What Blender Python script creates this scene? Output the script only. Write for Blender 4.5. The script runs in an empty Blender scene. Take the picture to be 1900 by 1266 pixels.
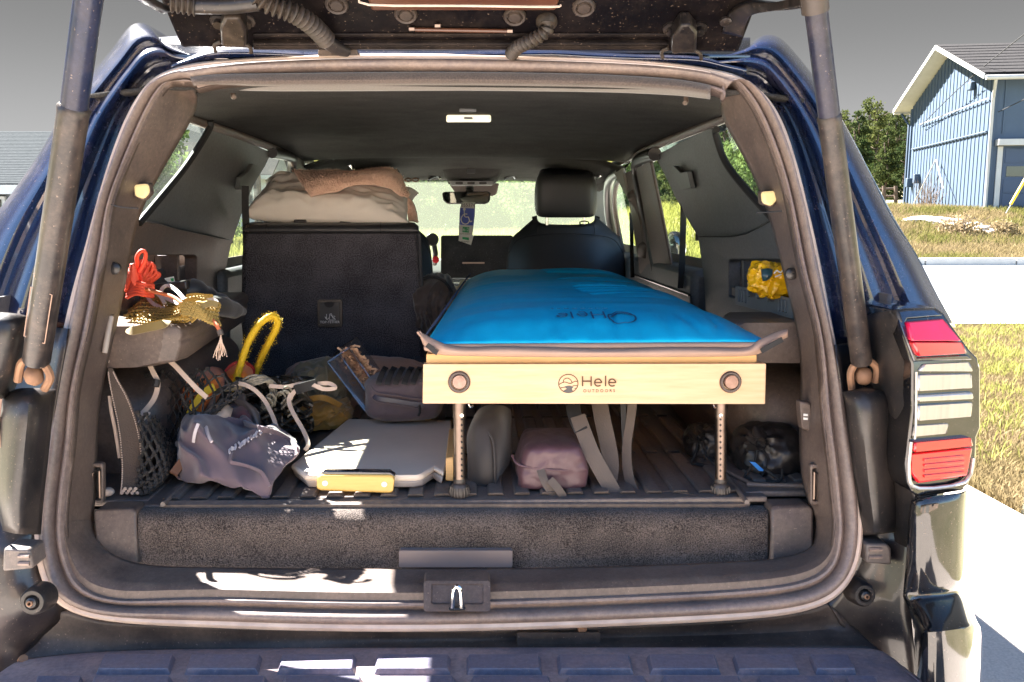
import bpy, bmesh, math, random
from mathutils import Vector as V, Matrix, noise
R = math.radians
rnd = random.Random(7)
S = bpy.context.scene
COL = S.collection
# ---------------------------------------------------------------- camera
FPX = 1617.0
CAM = V((0.035, 0.0, 1.28))
_ph = math.atan(233 / FPX); _th = math.atan(70 / FPX * math.cos(_ph))
RV = V((math.cos(_th), -math.sin(_th), 0))
FW = V((math.sin(_th) * math.cos(_ph), math.cos(_th) * math.cos(_ph), -math.sin(_ph)))
UP = RV.cross(FW)
cd = bpy.data.cameras.new('camera'); cam = bpy.data.objects.new('camera', cd); COL.objects.link(cam)
cd.sensor_width = 36; cd.lens = 36 * FPX / 1900; cd.clip_start = .05; cd.clip_end = 2000
cam.matrix_world = Matrix(((RV.x, UP.x, -FW.x, CAM.x), (RV.y, UP.y, -FW.y, CAM.y), (RV.z, UP.z, -FW.z, CAM.z), (0, 0, 0, 1)))
S.camera = cam
# ---------------------------------------------------------------- light
EXPO = 3.68
SUN_EL, SUN_AZ = 47.0, -49.0
S.view_settings.view_transform = 'Standard'; S.view_settings.look = 'None'
S.view_settings.gamma = 1; S.view_settings.use_curve_mapping = False
S.view_settings.exposure = EXPO
W = bpy.data.worlds.new('World'); S.world = W; W.use_nodes = True
nt = W.node_tree; nt.nodes.clear()
def wn(t, **k):
    n = nt.nodes.new(t)
    for a, b in k.items(): setattr(n, a, b)
    return n
sky = wn('ShaderNodeTexSky', sky_type='NISHITA', sun_disc=False, sun_elevation=R(SUN_EL), sun_rotation=R(SUN_AZ % 360))
tc = wn('ShaderNodeTexCoord'); sx = wn('ShaderNodeSeparateXYZ')
nt.links.new(tc.outputs['Generated'], sx.inputs[0])
mry = wn('ShaderNodeMapRange', interpolation_type='SMOOTHSTEP'); mry.inputs['From Min'].default_value = -.35; mry.inputs['From Max'].default_value = .35
nt.links.new(sx.outputs['Y'], mry.inputs['Value'])
mrz = wn('ShaderNodeMapRange', interpolation_type='SMOOTHSTEP'); mrz.inputs['From Min'].default_value = .02; mrz.inputs['From Max'].default_value = .23
mrz.inputs['To Min'].default_value = 1.05 * .352; mrz.inputs['To Max'].default_value = .48 * .352
nt.links.new(sx.outputs['Z'], mrz.inputs['Value'])
hs = wn('ShaderNodeHueSaturation'); hs.inputs['Saturation'].default_value = 1.15; hs.inputs['Value'].default_value = .38
nt.links.new(sky.outputs[0], hs.inputs['Color'])
mx = wn('ShaderNodeMix', data_type='RGBA')
nt.links.new(mry.outputs[0], mx.inputs['Factor']); nt.links.new(hs.outputs[0], mx.inputs['A'])
nt.links.new(mrz.outputs[0], mx.inputs['B'])
bg = wn('ShaderNodeBackground'); bg.inputs[1].default_value = .12
nt.links.new(mx.outputs['Result'], bg.inputs[0])
wo = wn('ShaderNodeOutputWorld'); nt.links.new(bg.outputs[0], wo.inputs[0])
sl = bpy.data.lights.new('sun', 'SUN'); sl.energy = 4.6; sl.angle = R(.53); sl.color = (1, .955, .90)
so = bpy.data.objects.new('sun', sl); COL.objects.link(so); so.location = (-6, 8, 12)
_e, _a = R(SUN_EL), R(SUN_AZ)
SUNV = V((math.sin(_a) * math.cos(_e), math.cos(_a) * math.cos(_e), math.sin(_e)))
so.rotation_euler = SUNV.to_track_quat('Z', 'Y').to_euler()
S.render.engine = 'CYCLES'
cy = S.cycles
cy.use_denoising = True; cy.max_bounces = 10; cy.diffuse_bounces = 6; cy.glossy_bounces = 4; cy.transparent_max_bounces = 24; cy.transmission_bounces = 6
cy.sample_clamp_indirect = 6; cy.caustics_reflective = False; cy.caustics_refractive = False
try: cy.denoiser = 'OPENIMAGEDENOISE'
except Exception: pass

# ---------------------------------------------------------------- pixel helpers (photo pixels 1900x1266 -> points in the place)
def ray(px, py): return FW + RV * ((px - 950) / FPX) + UP * ((633 - py) / FPX)
def P(px, py, y):
    r = ray(px, py); return CAM + r * ((y - CAM.y) / r.y)
def PZ(px, py, z):
    r = ray(px, py); return CAM + r * ((z - CAM.z) / r.z)
def PX(px, py, x):
    r = ray(px, py); return CAM + r * ((x - CAM.x) / r.x)
def PN(px, py, o, n):
    r = ray(px, py); return CAM + r * ((o - CAM).dot(n) / r.dot(n))
def mpp(y): return y / FPX          # metres per photo pixel at depth y
# opening plane of the tail
_A = P(855, 1164, 1.20); _B = P(855, 108, 1.44)
OK_ = (_B.y - _A.y) / (_B.z - _A.z)
ON = V((0, -1, OK_)).normalized()
def PL(px, py, off=0.0): return PN(px, py, V((0, 1.20 + off, _A.z)), ON)
ZF = P(850, 925, 1.36).z            # cargo floor level

# ---------------------------------------------------------------- materials
MATS = {}
def mat(name, c1, c2=None, rough=.5, metal=0, coat=0, spec=.5, ns=8, bump=0, bs=400, bd=.002, dust=0, dustc=(.30, .22, .17), ds=6, sheen=0, trans=0, kind='noise', stretch=(1, 1, 1), dthr=.5, emit=None, grain=None):
    if name in MATS: return MATS[name]
    m = bpy.data.materials.new(name); m.use_nodes = True; t = m.node_tree; N = t.nodes; L = t.links
    b = N['Principled BSDF']
    def nn(ty, **k):
        n = N.new(ty)
        for a, v in k.items(): setattr(n, a, v)
        return n
    co = nn('ShaderNodeTexCoord'); mp = nn('ShaderNodeMapping'); mp.inputs['Scale'].default_value = stretch
    L.new(co.outputs['Object'], mp.inputs[0])
    c2 = c2 or tuple(x * .75 for x in c1)
    n1 = nn('ShaderNodeTexNoise'); n1.inputs['Scale'].default_value = ns; n1.inputs['Detail'].default_value = 6; n1.inputs['Roughness'].default_value = .6
    L.new(mp.outputs[0], n1.inputs['Vector'])
    r1 = nn('ShaderNodeMapRange'); r1.inputs['From Min'].default_value = .3; r1.inputs['From Max'].default_value = .7
    L.new(n1.outputs['Fac'], r1.inputs['Value'])
    m1 = nn('ShaderNodeMix', data_type='RGBA'); m1.inputs['A'].default_value = (*c1, 1); m1.inputs['B'].default_value = (*c2, 1)
    L.new(r1.outputs[0], m1.inputs['Factor'])
    colr = m1.outputs['Result']
    b.inputs['Roughness'].default_value = rough; b.inputs['Metallic'].default_value = metal
    b.inputs['Coat Weight'].default_value = coat; b.inputs['Coat Roughness'].default_value = .04
    b.inputs['Specular IOR Level'].default_value = spec
    b.inputs['Sheen Weight'].default_value = sheen; b.inputs['Sheen Roughness'].default_value = .5
    if trans: b.inputs['Transmission Weight'].default_value = trans
    if dust:
        n2 = nn('ShaderNodeTexNoise'); n2.inputs['Scale'].default_value = ds; n2.inputs['Detail'].default_value = 9; n2.inputs['Roughness'].default_value = .72
        L.new(co.outputs['Object'], n2.inputs['Vector'])
        r2 = nn('ShaderNodeMapRange'); r2.inputs['From Min'].default_value = dthr - .12; r2.inputs['From Max'].default_value = dthr + .2; r2.inputs['To Max'].default_value = dust
        L.new(n2.outputs['Fac'], r2.inputs['Value'])
        m2 = nn('ShaderNodeMix', data_type='RGBA'); m2.inputs['B'].default_value = (*dustc, 1)
        L.new(colr, m2.inputs['A']); L.new(r2.outputs[0], m2.inputs['Factor']); colr = m2.outputs['Result']
        r3 = nn('ShaderNodeMapRange'); r3.inputs['To Min'].default_value = rough; r3.inputs['To Max'].default_value = max(rough, .8)
        L.new(r2.outputs[0], r3.inputs['Value']); L.new(r3.outputs[0], b.inputs['Roughness'])
        if coat:
            r4 = nn('ShaderNodeMapRange'); r4.inputs['To Min'].default_value = coat; r4.inputs['To Max'].default_value = 0
            L.new(r2.outputs[0], r4.inputs['Value']); L.new(r4.outputs[0], b.inputs['Coat Weight'])
    if grain is None: grain = .22 if dust else 0
    if grain:
        n3 = nn('ShaderNodeTexNoise'); n3.inputs['Scale'].default_value = 150; n3.inputs['Detail'].default_value = 5; n3.inputs['Roughness'].default_value = .7
        L.new(co.outputs['Object'], n3.inputs['Vector'])
        q3 = nn('ShaderNodeMapRange'); q3.inputs['From Min'].default_value = .32; q3.inputs['From Max'].default_value = .68; q3.inputs['To Min'].default_value = 1 - grain; q3.inputs['To Max'].default_value = 1 + grain
        L.new(n3.outputs['Fac'], q3.inputs['Value'])
        m3 = nn('ShaderNodeMix', data_type='RGBA', blend_type='MULTIPLY'); m3.inputs['Factor'].default_value = 1
        L.new(colr, m3.inputs['A']); L.new(q3.outputs[0], m3.inputs['B']); colr = m3.outputs['Result']
        n4 = nn('ShaderNodeTexNoise'); n4.inputs['Scale'].default_value = 260; n4.inputs['Detail'].default_value = 1
        L.new(co.outputs['Object'], n4.inputs['Vector'])
        q4 = nn('ShaderNodeMapRange'); q4.inputs['From Min'].default_value = .70; q4.inputs['From Max'].default_value = .76; q4.inputs['To Max'].default_value = .38
        L.new(n4.outputs['Fac'], q4.inputs['Value'])
        m4 = nn('ShaderNodeMix', data_type='RGBA'); m4.inputs['B'].default_value = (*dustc, 1)
        L.new(colr, m4.inputs['A']); L.new(q4.outputs[0], m4.inputs['Factor']); colr = m4.outputs['Result']
    L.new(colr, b.inputs['Base Color'])
    if bump:
        nb = nn('ShaderNodeTexNoise' if kind != 'voronoi' else 'ShaderNodeTexVoronoi'); nb.inputs['Scale'].default_value = bs
        L.new(mp.outputs[0], nb.inputs['Vector'])
        bp = nn('ShaderNodeBump'); bp.inputs['Strength'].default_value = bump; bp.inputs['Distance'].default_value = bd
        L.new(nb.outputs[0], bp.inputs['Height']); L.new(bp.outputs[0], b.inputs['Normal'])
    if emit:
        b.inputs['Emission Color'].default_value = (*emit[0], 1); b.inputs['Emission Strength'].default_value = emit[1]
    MATS[name] = m
    return m
def carpet_mat(name, ca, cb, cs=900, amt=.5, rough=.95, sheen=.3):
    """speckled fibre: two scales of noise in colour plus bump"""
    m = bpy.data.materials.new(name); m.use_nodes = True; t = m.node_tree; N = t.nodes; L = t.links; b = N['Principled BSDF']
    co = N.new('ShaderNodeTexCoord')
    n = N.new('ShaderNodeTexNoise'); n.inputs['Scale'].default_value = cs; n.inputs['Detail'].default_value = 3
    n2 = N.new('ShaderNodeTexNoise'); n2.inputs['Scale'].default_value = 14; n2.inputs['Detail'].default_value = 6
    L.new(co.outputs['Object'], n.inputs[0]); L.new(co.outputs['Object'], n2.inputs[0])
    ad = N.new('ShaderNodeMath'); ad.operation = 'MULTIPLY_ADD'; ad.inputs[1].default_value = .35
    L.new(n2.outputs['Fac'], ad.inputs[0]); L.new(n.outputs['Fac'], ad.inputs[2])
    r = N.new('ShaderNodeMapRange'); r.inputs['From Min'].default_value = .5; r.inputs['From Max'].default_value = .88
    L.new(ad.outputs[0], r.inputs['Value'])
    x = N.new('ShaderNodeMix'); x.data_type = 'RGBA'; x.inputs['A'].default_value = (*ca, 1); x.inputs['B'].default_value = (*cb, 1)
    L.new(r.outputs[0], x.inputs['Factor']); L.new(x.outputs['Result'], b.inputs['Base Color'])
    b.inputs['Roughness'].default_value = rough; b.inputs['Sheen Weight'].default_value = sheen; b.inputs['Specular IOR Level'].default_value = .1
    bp = N.new('ShaderNodeBump'); bp.inputs['Strength'].default_value = amt; bp.inputs['Distance'].default_value = .003
    L.new(n.outputs['Fac'], bp.inputs['Height']); L.new(bp.outputs[0], b.inputs['Normal'])
    MATS[name] = m
    return m
def glass_mat(name, tint, gl=.07, haze=.03, hc=(.8, .8, .75)):
    m = bpy.data.materials.new(name); m.use_nodes = True; t = m.node_tree; N = t.nodes; L = t.links; N.clear()
    tr = N.new('ShaderNodeBsdfTransparent'); tr.inputs[0].default_value = (*tint, 1)
    g = N.new('ShaderNodeBsdfGlossy'); g.inputs['Roughness'].default_value = .01
    df = N.new('ShaderNodeBsdfTranslucent'); df.inputs[0].default_value = (*hc, 1)
    a = N.new('ShaderNodeMixShader'); a.inputs[0].default_value = haze; L.new(tr.outputs[0], a.inputs[1]); L.new(df.outputs[0], a.inputs[2])
    c = N.new('ShaderNodeMixShader'); c.inputs[0].default_value = gl; L.new(a.outputs[0], c.inputs[1]); L.new(g.outputs[0], c.inputs[2])
    o = N.new('ShaderNodeOutputMaterial'); L.new(c.outputs[0], o.inputs[0])
    MATS[name] = m
    return m
DUST = (.36, .25, .19)
PAINT = mat('car_paint', (.005, .013, .050), (.003, .008, .030), rough=.25, coat=1, dust=.22, dustc=(.30, .22, .19), ds=9, dthr=.62)
PAINTC = mat('car_paint_clean', (.006, .010, .03), (.003, .005, .012), rough=.2, coat=1, dust=.08, ds=20, dthr=.62)
FLANGE = mat('painted_flange', (.62, .50, .42), (.42, .33, .28), rough=.35, ns=25)
RUBBER = mat('seal_rubber', (.155, .115, .103), (.11, .085, .078), rough=.42, dust=.5, ds=12, bump=.15, bs=500, spec=.6)
TRIM = mat('trim_plastic', (.084, .060, .051), (.058, .043, .038), rough=.42, bump=.3, bs=900, bd=.001, dust=.35, ds=7, spec=.5)
TRIMC = mat('trim_plastic_cool', (.088, .096, .104), (.07, .077, .084), rough=.5, bump=.25, bs=900, bd=.001, dust=.1, ds=5)
BLACKP = mat('black_plastic', (.016, .015, .016), (.011, .011, .012), rough=.34, dust=.14, ds=9, dthr=.54, bump=.1, bs=600, bd=.001)
GLOSSB = mat('gloss_black', (.006, .007, .009), rough=.08, coat=1, dust=.06, ds=14)
DARK = mat('dark_void', (.010, .010, .011), rough=.7)
HEAD = carpet_mat('headliner_cloth', (.018, .0175, .017), (.056, .053, .050), cs=420, amt=.3, sheen=0)
HEADR = carpet_mat('header_trim_cloth', (.066, .052, .047), (.125, .098, .088), cs=400, amt=.2)
CARPET = carpet_mat('cargo_carpet', (.017, .0135, .012), (.165, .132, .115), cs=500, amt=.9, sheen=.1)
SEATC = carpet_mat('seat_back_carpet', (.016, .016, .019), (.12, .115, .13), cs=360, amt=.6, sheen=.05)
LEATH = mat('seat_leather', (.030, .030, .033), (.024, .024, .027), rough=.42, bump=.25, bs=700, bd=.001)
MATR = mat('cargo_mat_rubber', (.095, .082, .078), (.07, .062, .06), rough=.45, dust=.5, ds=10, bump=.2, bs=800, bd=.001)
STEEL = mat('brushed_steel', (.20, .155, .13), (.15, .115, .10), rough=.38, metal=1, ns=60)
CHROME = mat('bright_metal', (.75, .74, .72), rough=.12, metal=1)
RUST = mat('rusty_metal', (.30, .17, .10), (.16, .085, .05), rough=.7, metal=.3, ns=30)
WOOD = mat('birch_board', (.66, .44, .26), (.53, .34, .18), rough=.45, ns=9, stretch=(1.2, 14, 14), bump=.08, bs=40)
WOODD = mat('plywood_edge', (.60, .36, .14), (.45, .26, .10), rough=.5, ns=12, stretch=(1, 20, 20))
BAMBOO = mat('bamboo_handle', (.68, .44, .12), (.60, .37, .09), rough=.45, ns=8, stretch=(2, 20, 20))
BLUEF = mat('blue_pad_fabric', (.002, .40, .66), (.002, .35, .60), rough=.55, sheen=0, spec=.22, ns=40, bump=.1, bs=1500, bd=.0006)
PADB = mat('pad_underside_fabric', (.36, .24, .185), (.30, .20, .15), rough=.7, bump=.2, bs=900, bd=.001)
DIMM = mat('dim_mirror', (.16, .17, .17), rough=.02, metal=1)
WHITE = mat('white_print', (.78, .77, .74), rough=.6)
INK = mat('dark_print', (.05, .032, .02), rough=.6)
BLACK = mat('black_fabric', (.016, .016, .017), (.010, .010, .011), rough=.75, bump=.3, bs=900, bd=.001)
WEBB = mat('webbing', (.105, .082, .070), (.075, .06, .05), rough=.8, bump=.4, bs=700, bd=.001, stretch=(1, 1, .3))
GLASS = glass_mat('side_glass', (.86, .9, .86), .05, .006)
WSHIELD = glass_mat('windshield_glass', (.9, .95, .9), .04, .032, (.85, .9, .70))
LAMPG = mat('lit_lamp_lens', (.34, .27, .15), rough=.3, emit=((1, .72, .30), .07))

# ---------------------------------------------------------------- object helpers
ROOT = {}
def link(o): COL.objects.link(o); return o
def thing(name, label, cat, loc, group=None):
    o = link(bpy.data.objects.new(name, None)); o.location = loc; o.empty_display_size = .1
    o['label'] = label; o['category'] = cat
    if group: o['group'] = group
    return o
def wloc(o):
    l = V((0, 0, 0))
    while o is not None: l = l + o.location; o = o.parent
    return l
def fin(name, bm, m, parent=None, smooth=True, kind=None, sub=0, solid=0, bevel=0, loc=None, label=None, so=0, wire=0, bseg=2, recalc=True):
    if recalc: bmesh.ops.recalc_face_normals(bm, faces=bm.faces)
    if solid and so == -1:      # open sheet: thicken away from the camera
        sm_ = V((0, 0, 0)); c_ = V((0, 0, 0))
        bm.normal_update(); tot = 0
        for f in bm.faces:
            q = f.calc_center_median(); d = (CAM - q).normalized(); tot += f.normal.dot(d) * f.calc_area()
        if tot < 0: bmesh.ops.reverse_faces(bm, faces=bm.faces)
    me = bpy.data.meshes.new(name)
    off = wloc(parent) if parent is not None else (loc or V((0, 0, 0)))
    bmesh.ops.translate(bm, verts=bm.verts, vec=-V(off))
    bm.to_mesh(me); bm.free()
    o = link(bpy.data.objects.new(name, me))
    if parent is not None: o.parent = parent
    elif loc is not None: o.location = loc
    for mm in (m if isinstance(m, (list, tuple)) else [m]): me.materials.append(mm)
    if smooth:
        me.polygons.foreach_set('use_smooth', [True] * len(me.polygons))
    if wire:
        w = o.modifiers.new('w', 'WIREFRAME'); w.thickness = wire; w.use_even_offset = False
    if sub:
        s = o.modifiers.new('s', 'SUBSURF'); s.levels = s.render_levels = sub
    if solid:
        s = o.modifiers.new('t', 'SOLIDIFY'); s.thickness = solid; s.offset = so
    if bevel:
        b = o.modifiers.new('b', 'BEVEL'); b.width = bevel; b.segments = bseg; b.limit_method = 'ANGLE'; b.angle_limit = R(35)
        if not smooth: pass
    if smooth and not sub:
        try:
            me.set_sharp_from_angle(angle=R(42))
        except Exception: pass
    if kind: o['kind'] = kind
    if label: o['label'] = label
    return o
def tag(o, label, cat, group=None):
    o['label'] = label; o['category'] = cat
    if group: o['group'] = group
    return o
def catmull(pts, n, closed=False):
    pts = [V(p) for p in pts]; out = []; k = len(pts)
    segs = k if closed else k - 1
    for i in range(segs):
        if closed: a, b, c, d = pts[(i - 1) % k], pts[i], pts[(i + 1) % k], pts[(i + 2) % k]
        else: a, b, c, d = pts[max(i - 1, 0)], pts[i], pts[i + 1], pts[min(i + 2, k - 1)]
        for j in range(n):
            t = j / n
            out.append(.5 * ((2 * b) + (c - a) * t + (2 * a - 5 * b + 4 * c - d) * t * t + (3 * b - a - 3 * c + d) * t ** 3))
    if not closed: out.append(pts[-1].copy())
    return out
def grid_bm(rows, closed_u=False, bm=None, closed_v=False):
    bm = bm or bmesh.new()
    vs = [[bm.verts.new(p) for p in r] for r in rows]
    nr = len(vs)
    for i in range(nr if closed_v else nr - 1):
        a, b = vs[i], vs[(i + 1) % nr]; n = len(a)
        for j in range(n if closed_u else n - 1):
            k = (j + 1) % n
            try: bm.faces.new((a[j], a[k], b[k], b[j]))
            except ValueError: pass
    return bm
def surf(rows, nu=4, nv=4):
    """smooth surface through a net of control points"""
    r2 = [catmull(r, nu) for r in rows]
    cols = list(zip(*r2)); c2 = [catmull(c, nv) for c in cols]
    return [list(r) for r in zip(*c2)]
def add_tube(bm, pts, r, res=8, caps=True):
    pts = [V(p) for p in pts]; n = len(pts)
    rad = r if isinstance(r, (list, tuple)) else [r] * n
    t0 = (pts[1] - pts[0]).normalized(); a = t0.orthogonal().normalized(); rings = []
    for i in range(n):
        t = (pts[min(i + 1, n - 1)] - pts[max(i - 1, 0)])
        if t.length < 1e-9: t = t0
        t = t.normalized(); a = (a - t * a.dot(t))
        if a.length < 1e-6: a = t.orthogonal()
        a.normalize(); b = t.cross(a)
        rings.append([bm.verts.new(pts[i] + (a * math.cos(2 * math.pi * k / res) + b * math.sin(2 * math.pi * k / res)) * rad[i]) for k in range(res)])
    for i in range(n - 1):
        for k in range(res):
            bm.faces.new((rings[i][k], rings[i][(k + 1) % res], rings[i + 1][(k + 1) % res], rings[i + 1][k]))
    if caps:
        bm.faces.new(rings[0][::-1]); bm.faces.new(rings[-1])
    return bm
def tube(name, pts, r, m, parent, res=8, sm=0, **k):
    if sm:
        pts = catmull(pts, sm)
        if isinstance(r, (list, tuple)): r = [v.x for v in catmull([V((q, 0, 0)) for q in r], sm)]
    return fin(name, add_tube(bmesh.new(), pts, r, res), m, parent, **k)
def add_strip(bm, pts, w, th, up=V((0, -1, 0)), wv=None):
    """flat webbing: width along (tangent x up)"""
    pts = [V(p) for p in pts]; n = len(pts); rows = []
    ws = w if isinstance(w, (list, tuple)) else [w] * n
    for i in range(n):
        t = (pts[min(i + 1, n - 1)] - pts[max(i - 1, 0)]).normalized()
        s = wv.normalized() if wv is not None else t.cross(up).normalized(); nn_ = s.cross(t).normalized()
        h = ws[i] / 2
        rows.append([pts[i] - s * h - nn_ * th / 2, pts[i] + s * h - nn_ * th / 2, pts[i] + s * h + nn_ * th / 2, pts[i] - s * h + nn_ * th / 2])
    g = [[bm.verts.new(p) for p in r] for r in rows]
    for i in range(n - 1):
        for k in range(4): bm.faces.new((g[i][k], g[i][(k + 1) % 4], g[i + 1][(k + 1) % 4], g[i + 1][k]))
    bm.faces.new(g[0][::-1]); bm.faces.new(g[-1])
    return bm
def strip(name, pts, w, th, m, parent, sm=0, up=V((0, -1, 0)), wv=None, **k):
    if sm: pts = catmull(pts, sm)
    return fin(name, add_strip(bmesh.new(), pts, w, th, up, wv), m, parent, **k)
def add_box(bm, c, s, rot=None):
    c = V(c); vs = []
    for x in (-.5, .5):
        for y in (-.5, .5):
            for z in (-.5, .5):
                p = V((x * s[0], y * s[1], z * s[2]))
                if rot is not None: p = rot @ p
                vs.append(bm.verts.new(c + p))
    for f in ((0, 1, 3, 2), (4, 6, 7, 5), (0, 4, 5, 1), (2, 3, 7, 6), (0, 2, 6, 4), (1, 5, 7, 3)): bm.faces.new([vs[i] for i in f])
    return bm
def box(name, c, s, m, parent, rot=None, bevel=.003, **k):
    return fin(name, add_box(bmesh.new(), c, s, rot), m, parent, bevel=bevel, **k)
def add_hex(bm, a, b):
    """solid between two quads"""
    va = [bm.verts.new(p) for p in a]; vb = [bm.verts.new(p) for p in b]; n = len(a)
    bm.faces.new(va[::-1]); bm.faces.new(vb)
    for i in range(n): bm.faces.new((va[i], va[(i + 1) % n], vb[(i + 1) % n], vb[i]))
    return bm
def plate(name, loops, vec, m, parent, bevel=.002, **k):
    """flat panel with holes: loops of 3D points, the first is the outline, extruded along vec"""
    bm = bmesh.new(); es = []
    for lp in loops:
        vs = [bm.verts.new(p) for p in lp]
        es += [bm.edges.new((vs[i], vs[(i + 1) % len(vs)])) for i in range(len(vs))]
    bmesh.ops.triangle_fill(bm, use_beauty=True, use_dissolve=False, edges=es)
    r = bmesh.ops.extrude_face_region(bm, geom=list(bm.faces))
    bmesh.ops.translate(bm, verts=[g for g in r['geom'] if isinstance(g, bmesh.types.BMVert)], vec=V(vec))
    return fin(name, bm, m, parent, bevel=bevel, **k)
def rrect(x0, y0, x1, y1, r=6, n=4):
    """rounded rectangle in photo pixels"""
    o = []
    for cx, cy, a in ((x1 - r, y0 + r, -90), (x1 - r, y1 - r, 0), (x0 + r, y1 - r, 90), (x0 + r, y0 + r, 180)):
        for i in range(n + 1):
            t = R(a + 90 * i / n); o.append((cx + r * math.cos(t), cy + r * math.sin(t)))
    return o
def add_lathe(bm, prof, c, ax, res=24):
    """prof: (radius, height along ax)"""
    ax = V(ax).normalized(); a = ax.orthogonal().normalized(); b = ax.cross(a); c = V(c); rows = []
    for r, h in prof:
        rows.append([c + ax * h + (a * math.cos(2 * math.pi * k / res) + b * math.sin(2 * math.pi * k / res)) * max(r, 1e-5) for k in range(res)])
    grid_bm(rows, True, bm)
    return bm
def lathe(name, prof, c, ax, m, parent, res=24, **k):
    bm = add_lathe(bmesh.new(), prof, c, ax, res); bmesh.ops.remove_doubles(bm, verts=bm.verts, dist=1e-5)
    return fin(name, bm, m, parent, **k)
def fbm(p, o=4): return noise.fractal(p, .9, 2.0, o)
def blob(name, c, s, m, parent, seed=0, e=2.6, amp=.12, fr=3.0, folds=.0, ff=4.0, rot=None, sub=5, fdir=V((1, 0, 0)), floor=None, shape=None, **k):
    """soft cloth lump: superellipsoid with noise and ridged folds; s = half sizes"""
    bm = bmesh.new(); bmesh.ops.create_icosphere(bm, subdivisions=sub, radius=1)
    sd = V((seed * 7.3, seed * 3.1, seed * 5.7))
    for v in bm.verts:
        d = v.co.normalized()
        q = (abs(d.x) ** e + abs(d.y) ** e + abs(d.z) ** e) ** (-1 / e)
        p = d * q
        n1 = fbm(p * fr * .5 + sd, 4)
        p = p * (1 + amp * n1)
        if folds:
            w = fbm(p * .8 + sd, 2)
            rg = 1 - abs(noise.noise(V((p.dot(fdir) * ff + w * 1.6, (p.z) * ff * .35, p.y * ff * .35)) + sd))
            p = p + d * folds * (rg ** 3 - .4)
        if shape: p = shape(p)
        p = V((p.x * s[0], p.y * s[1], p.z * s[2]))
        if rot is not None: p = rot @ p
        p = p + V(c)
        if floor is not None and p.z < floor: p.z = floor + (p.z - floor) * .04
        v.co = p
    return fin(name, bm, m, parent, **k)
def text_bm(txt, size, o, xv, yv, lift=0., align='CENTER', ex=0.0004, bold=0):
    cu = bpy.data.curves.new('t', 'FONT'); cu.body = txt; cu.size = size; cu.align_x = align; cu.align_y = 'CENTER'; cu.extrude = 0; cu.resolution_u = 3; cu.offset = bold
    ob = bpy.data.objects.new('t', cu); COL.objects.link(ob)
    dg = bpy.context.evaluated_depsgraph_get(); me = bpy.data.meshes.new_from_object(ob.evaluated_get(dg))
    bpy.data.objects.remove(ob); bpy.data.curves.remove(cu)
    bm = bmesh.new(); bm.from_mesh(me); bpy.data.meshes.remove(me)
    xv = V(xv).normalized(); yv = V(yv).normalized(); n = xv.cross(yv)
    r = bmesh.ops.extrude_face_region(bm, geom=list(bm.faces))
    for g in r['geom']:
        if isinstance(g, bmesh.types.BMVert): g.co.z += ex
    for v in bm.verts: v.co = V(o) + xv * v.co.x + yv * v.co.y + n * (v.co.z + lift)
    return bm
def join_bm(a, b):
    me = bpy.data.meshes.new('j'); b.to_mesh(me); b.free(); a.from_mesh(me); bpy.data.meshes.remove(me); return a
# ================================================================ ground, road, vegetation, houses
def sst(a, b, x):
    t = min(1, max(0, (x - a) / (b - a))); return t * t * (3 - 2 * t)
def gz(x, y):
    h = sst(22.2, 36, y) * sst(3, 11, x) * 1.55 + sst(36, 70, y) * sst(10, 30, x) * 2.2
    h += sst(23, 30, y) * .18 * noise.noise(V((x * .22, y * .22, 3)))
    h -= .05 * (1 - sst(22, 22.4, y)) * 0
    h += sst(10, 24, -y) * .0
    return h
SOIL = mat('dry_grass_soil', (.24, .20, .115), (.125, .125, .05), rough=.95, ns=.9, bump=.6, bs=60, bd=.03, dust=.6, dustc=(.30, .26, .18), ds=3, dthr=.5)
CONC = mat('driveway_concrete', (.57, .50, .445), (.49, .43, .385), rough=.85, ns=1.2, bump=.3, bs=260, bd=.002, dust=.18, dustc=(.4, .33, .25), ds=2)
ROADM = mat('pale_road_concrete', (.36, .36, .35), (.31, .31, .305), rough=.85, ns=.7, bump=.2, bs=120, bd=.003)
KERB = mat('kerb_concrete', (.30, .30, .29), (.42, .41, .39), rough=.9, ns=1.6)
bm = bmesh.new()
xs = [-600, -300, -150, -80, -50] + [-40 + i * 2 for i in range(50)] + [70, 90, 150, 300, 600]
ys = [-500, -200, -80, -30, -10] + [-4 + i * 2 for i in range(52)] + [110, 140, 200, 350, 700]
grid_bm([[V((x, y, gz(x, y) - (.02 if y < 22 else 0))) for x in xs] for y in ys], bm=bm)
g = fin('ground', bm, SOIL, kind='structure')
def sheet(name, x0, y0, x1, y1, z, m, nx=2, ny=2, th=.0):
    bm = bmesh.new(); grid_bm([[V((x0 + (x1 - x0) * i / nx, y0 + (y1 - y0) * j / ny, z)) for i in range(nx + 1)] for j in range(ny + 1)], bm=bm)
    return fin(name, bm, m, kind='structure', smooth=False)
drive = link(bpy.data.objects.new('driveway', None)); drive['kind'] = 'structure'
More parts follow.
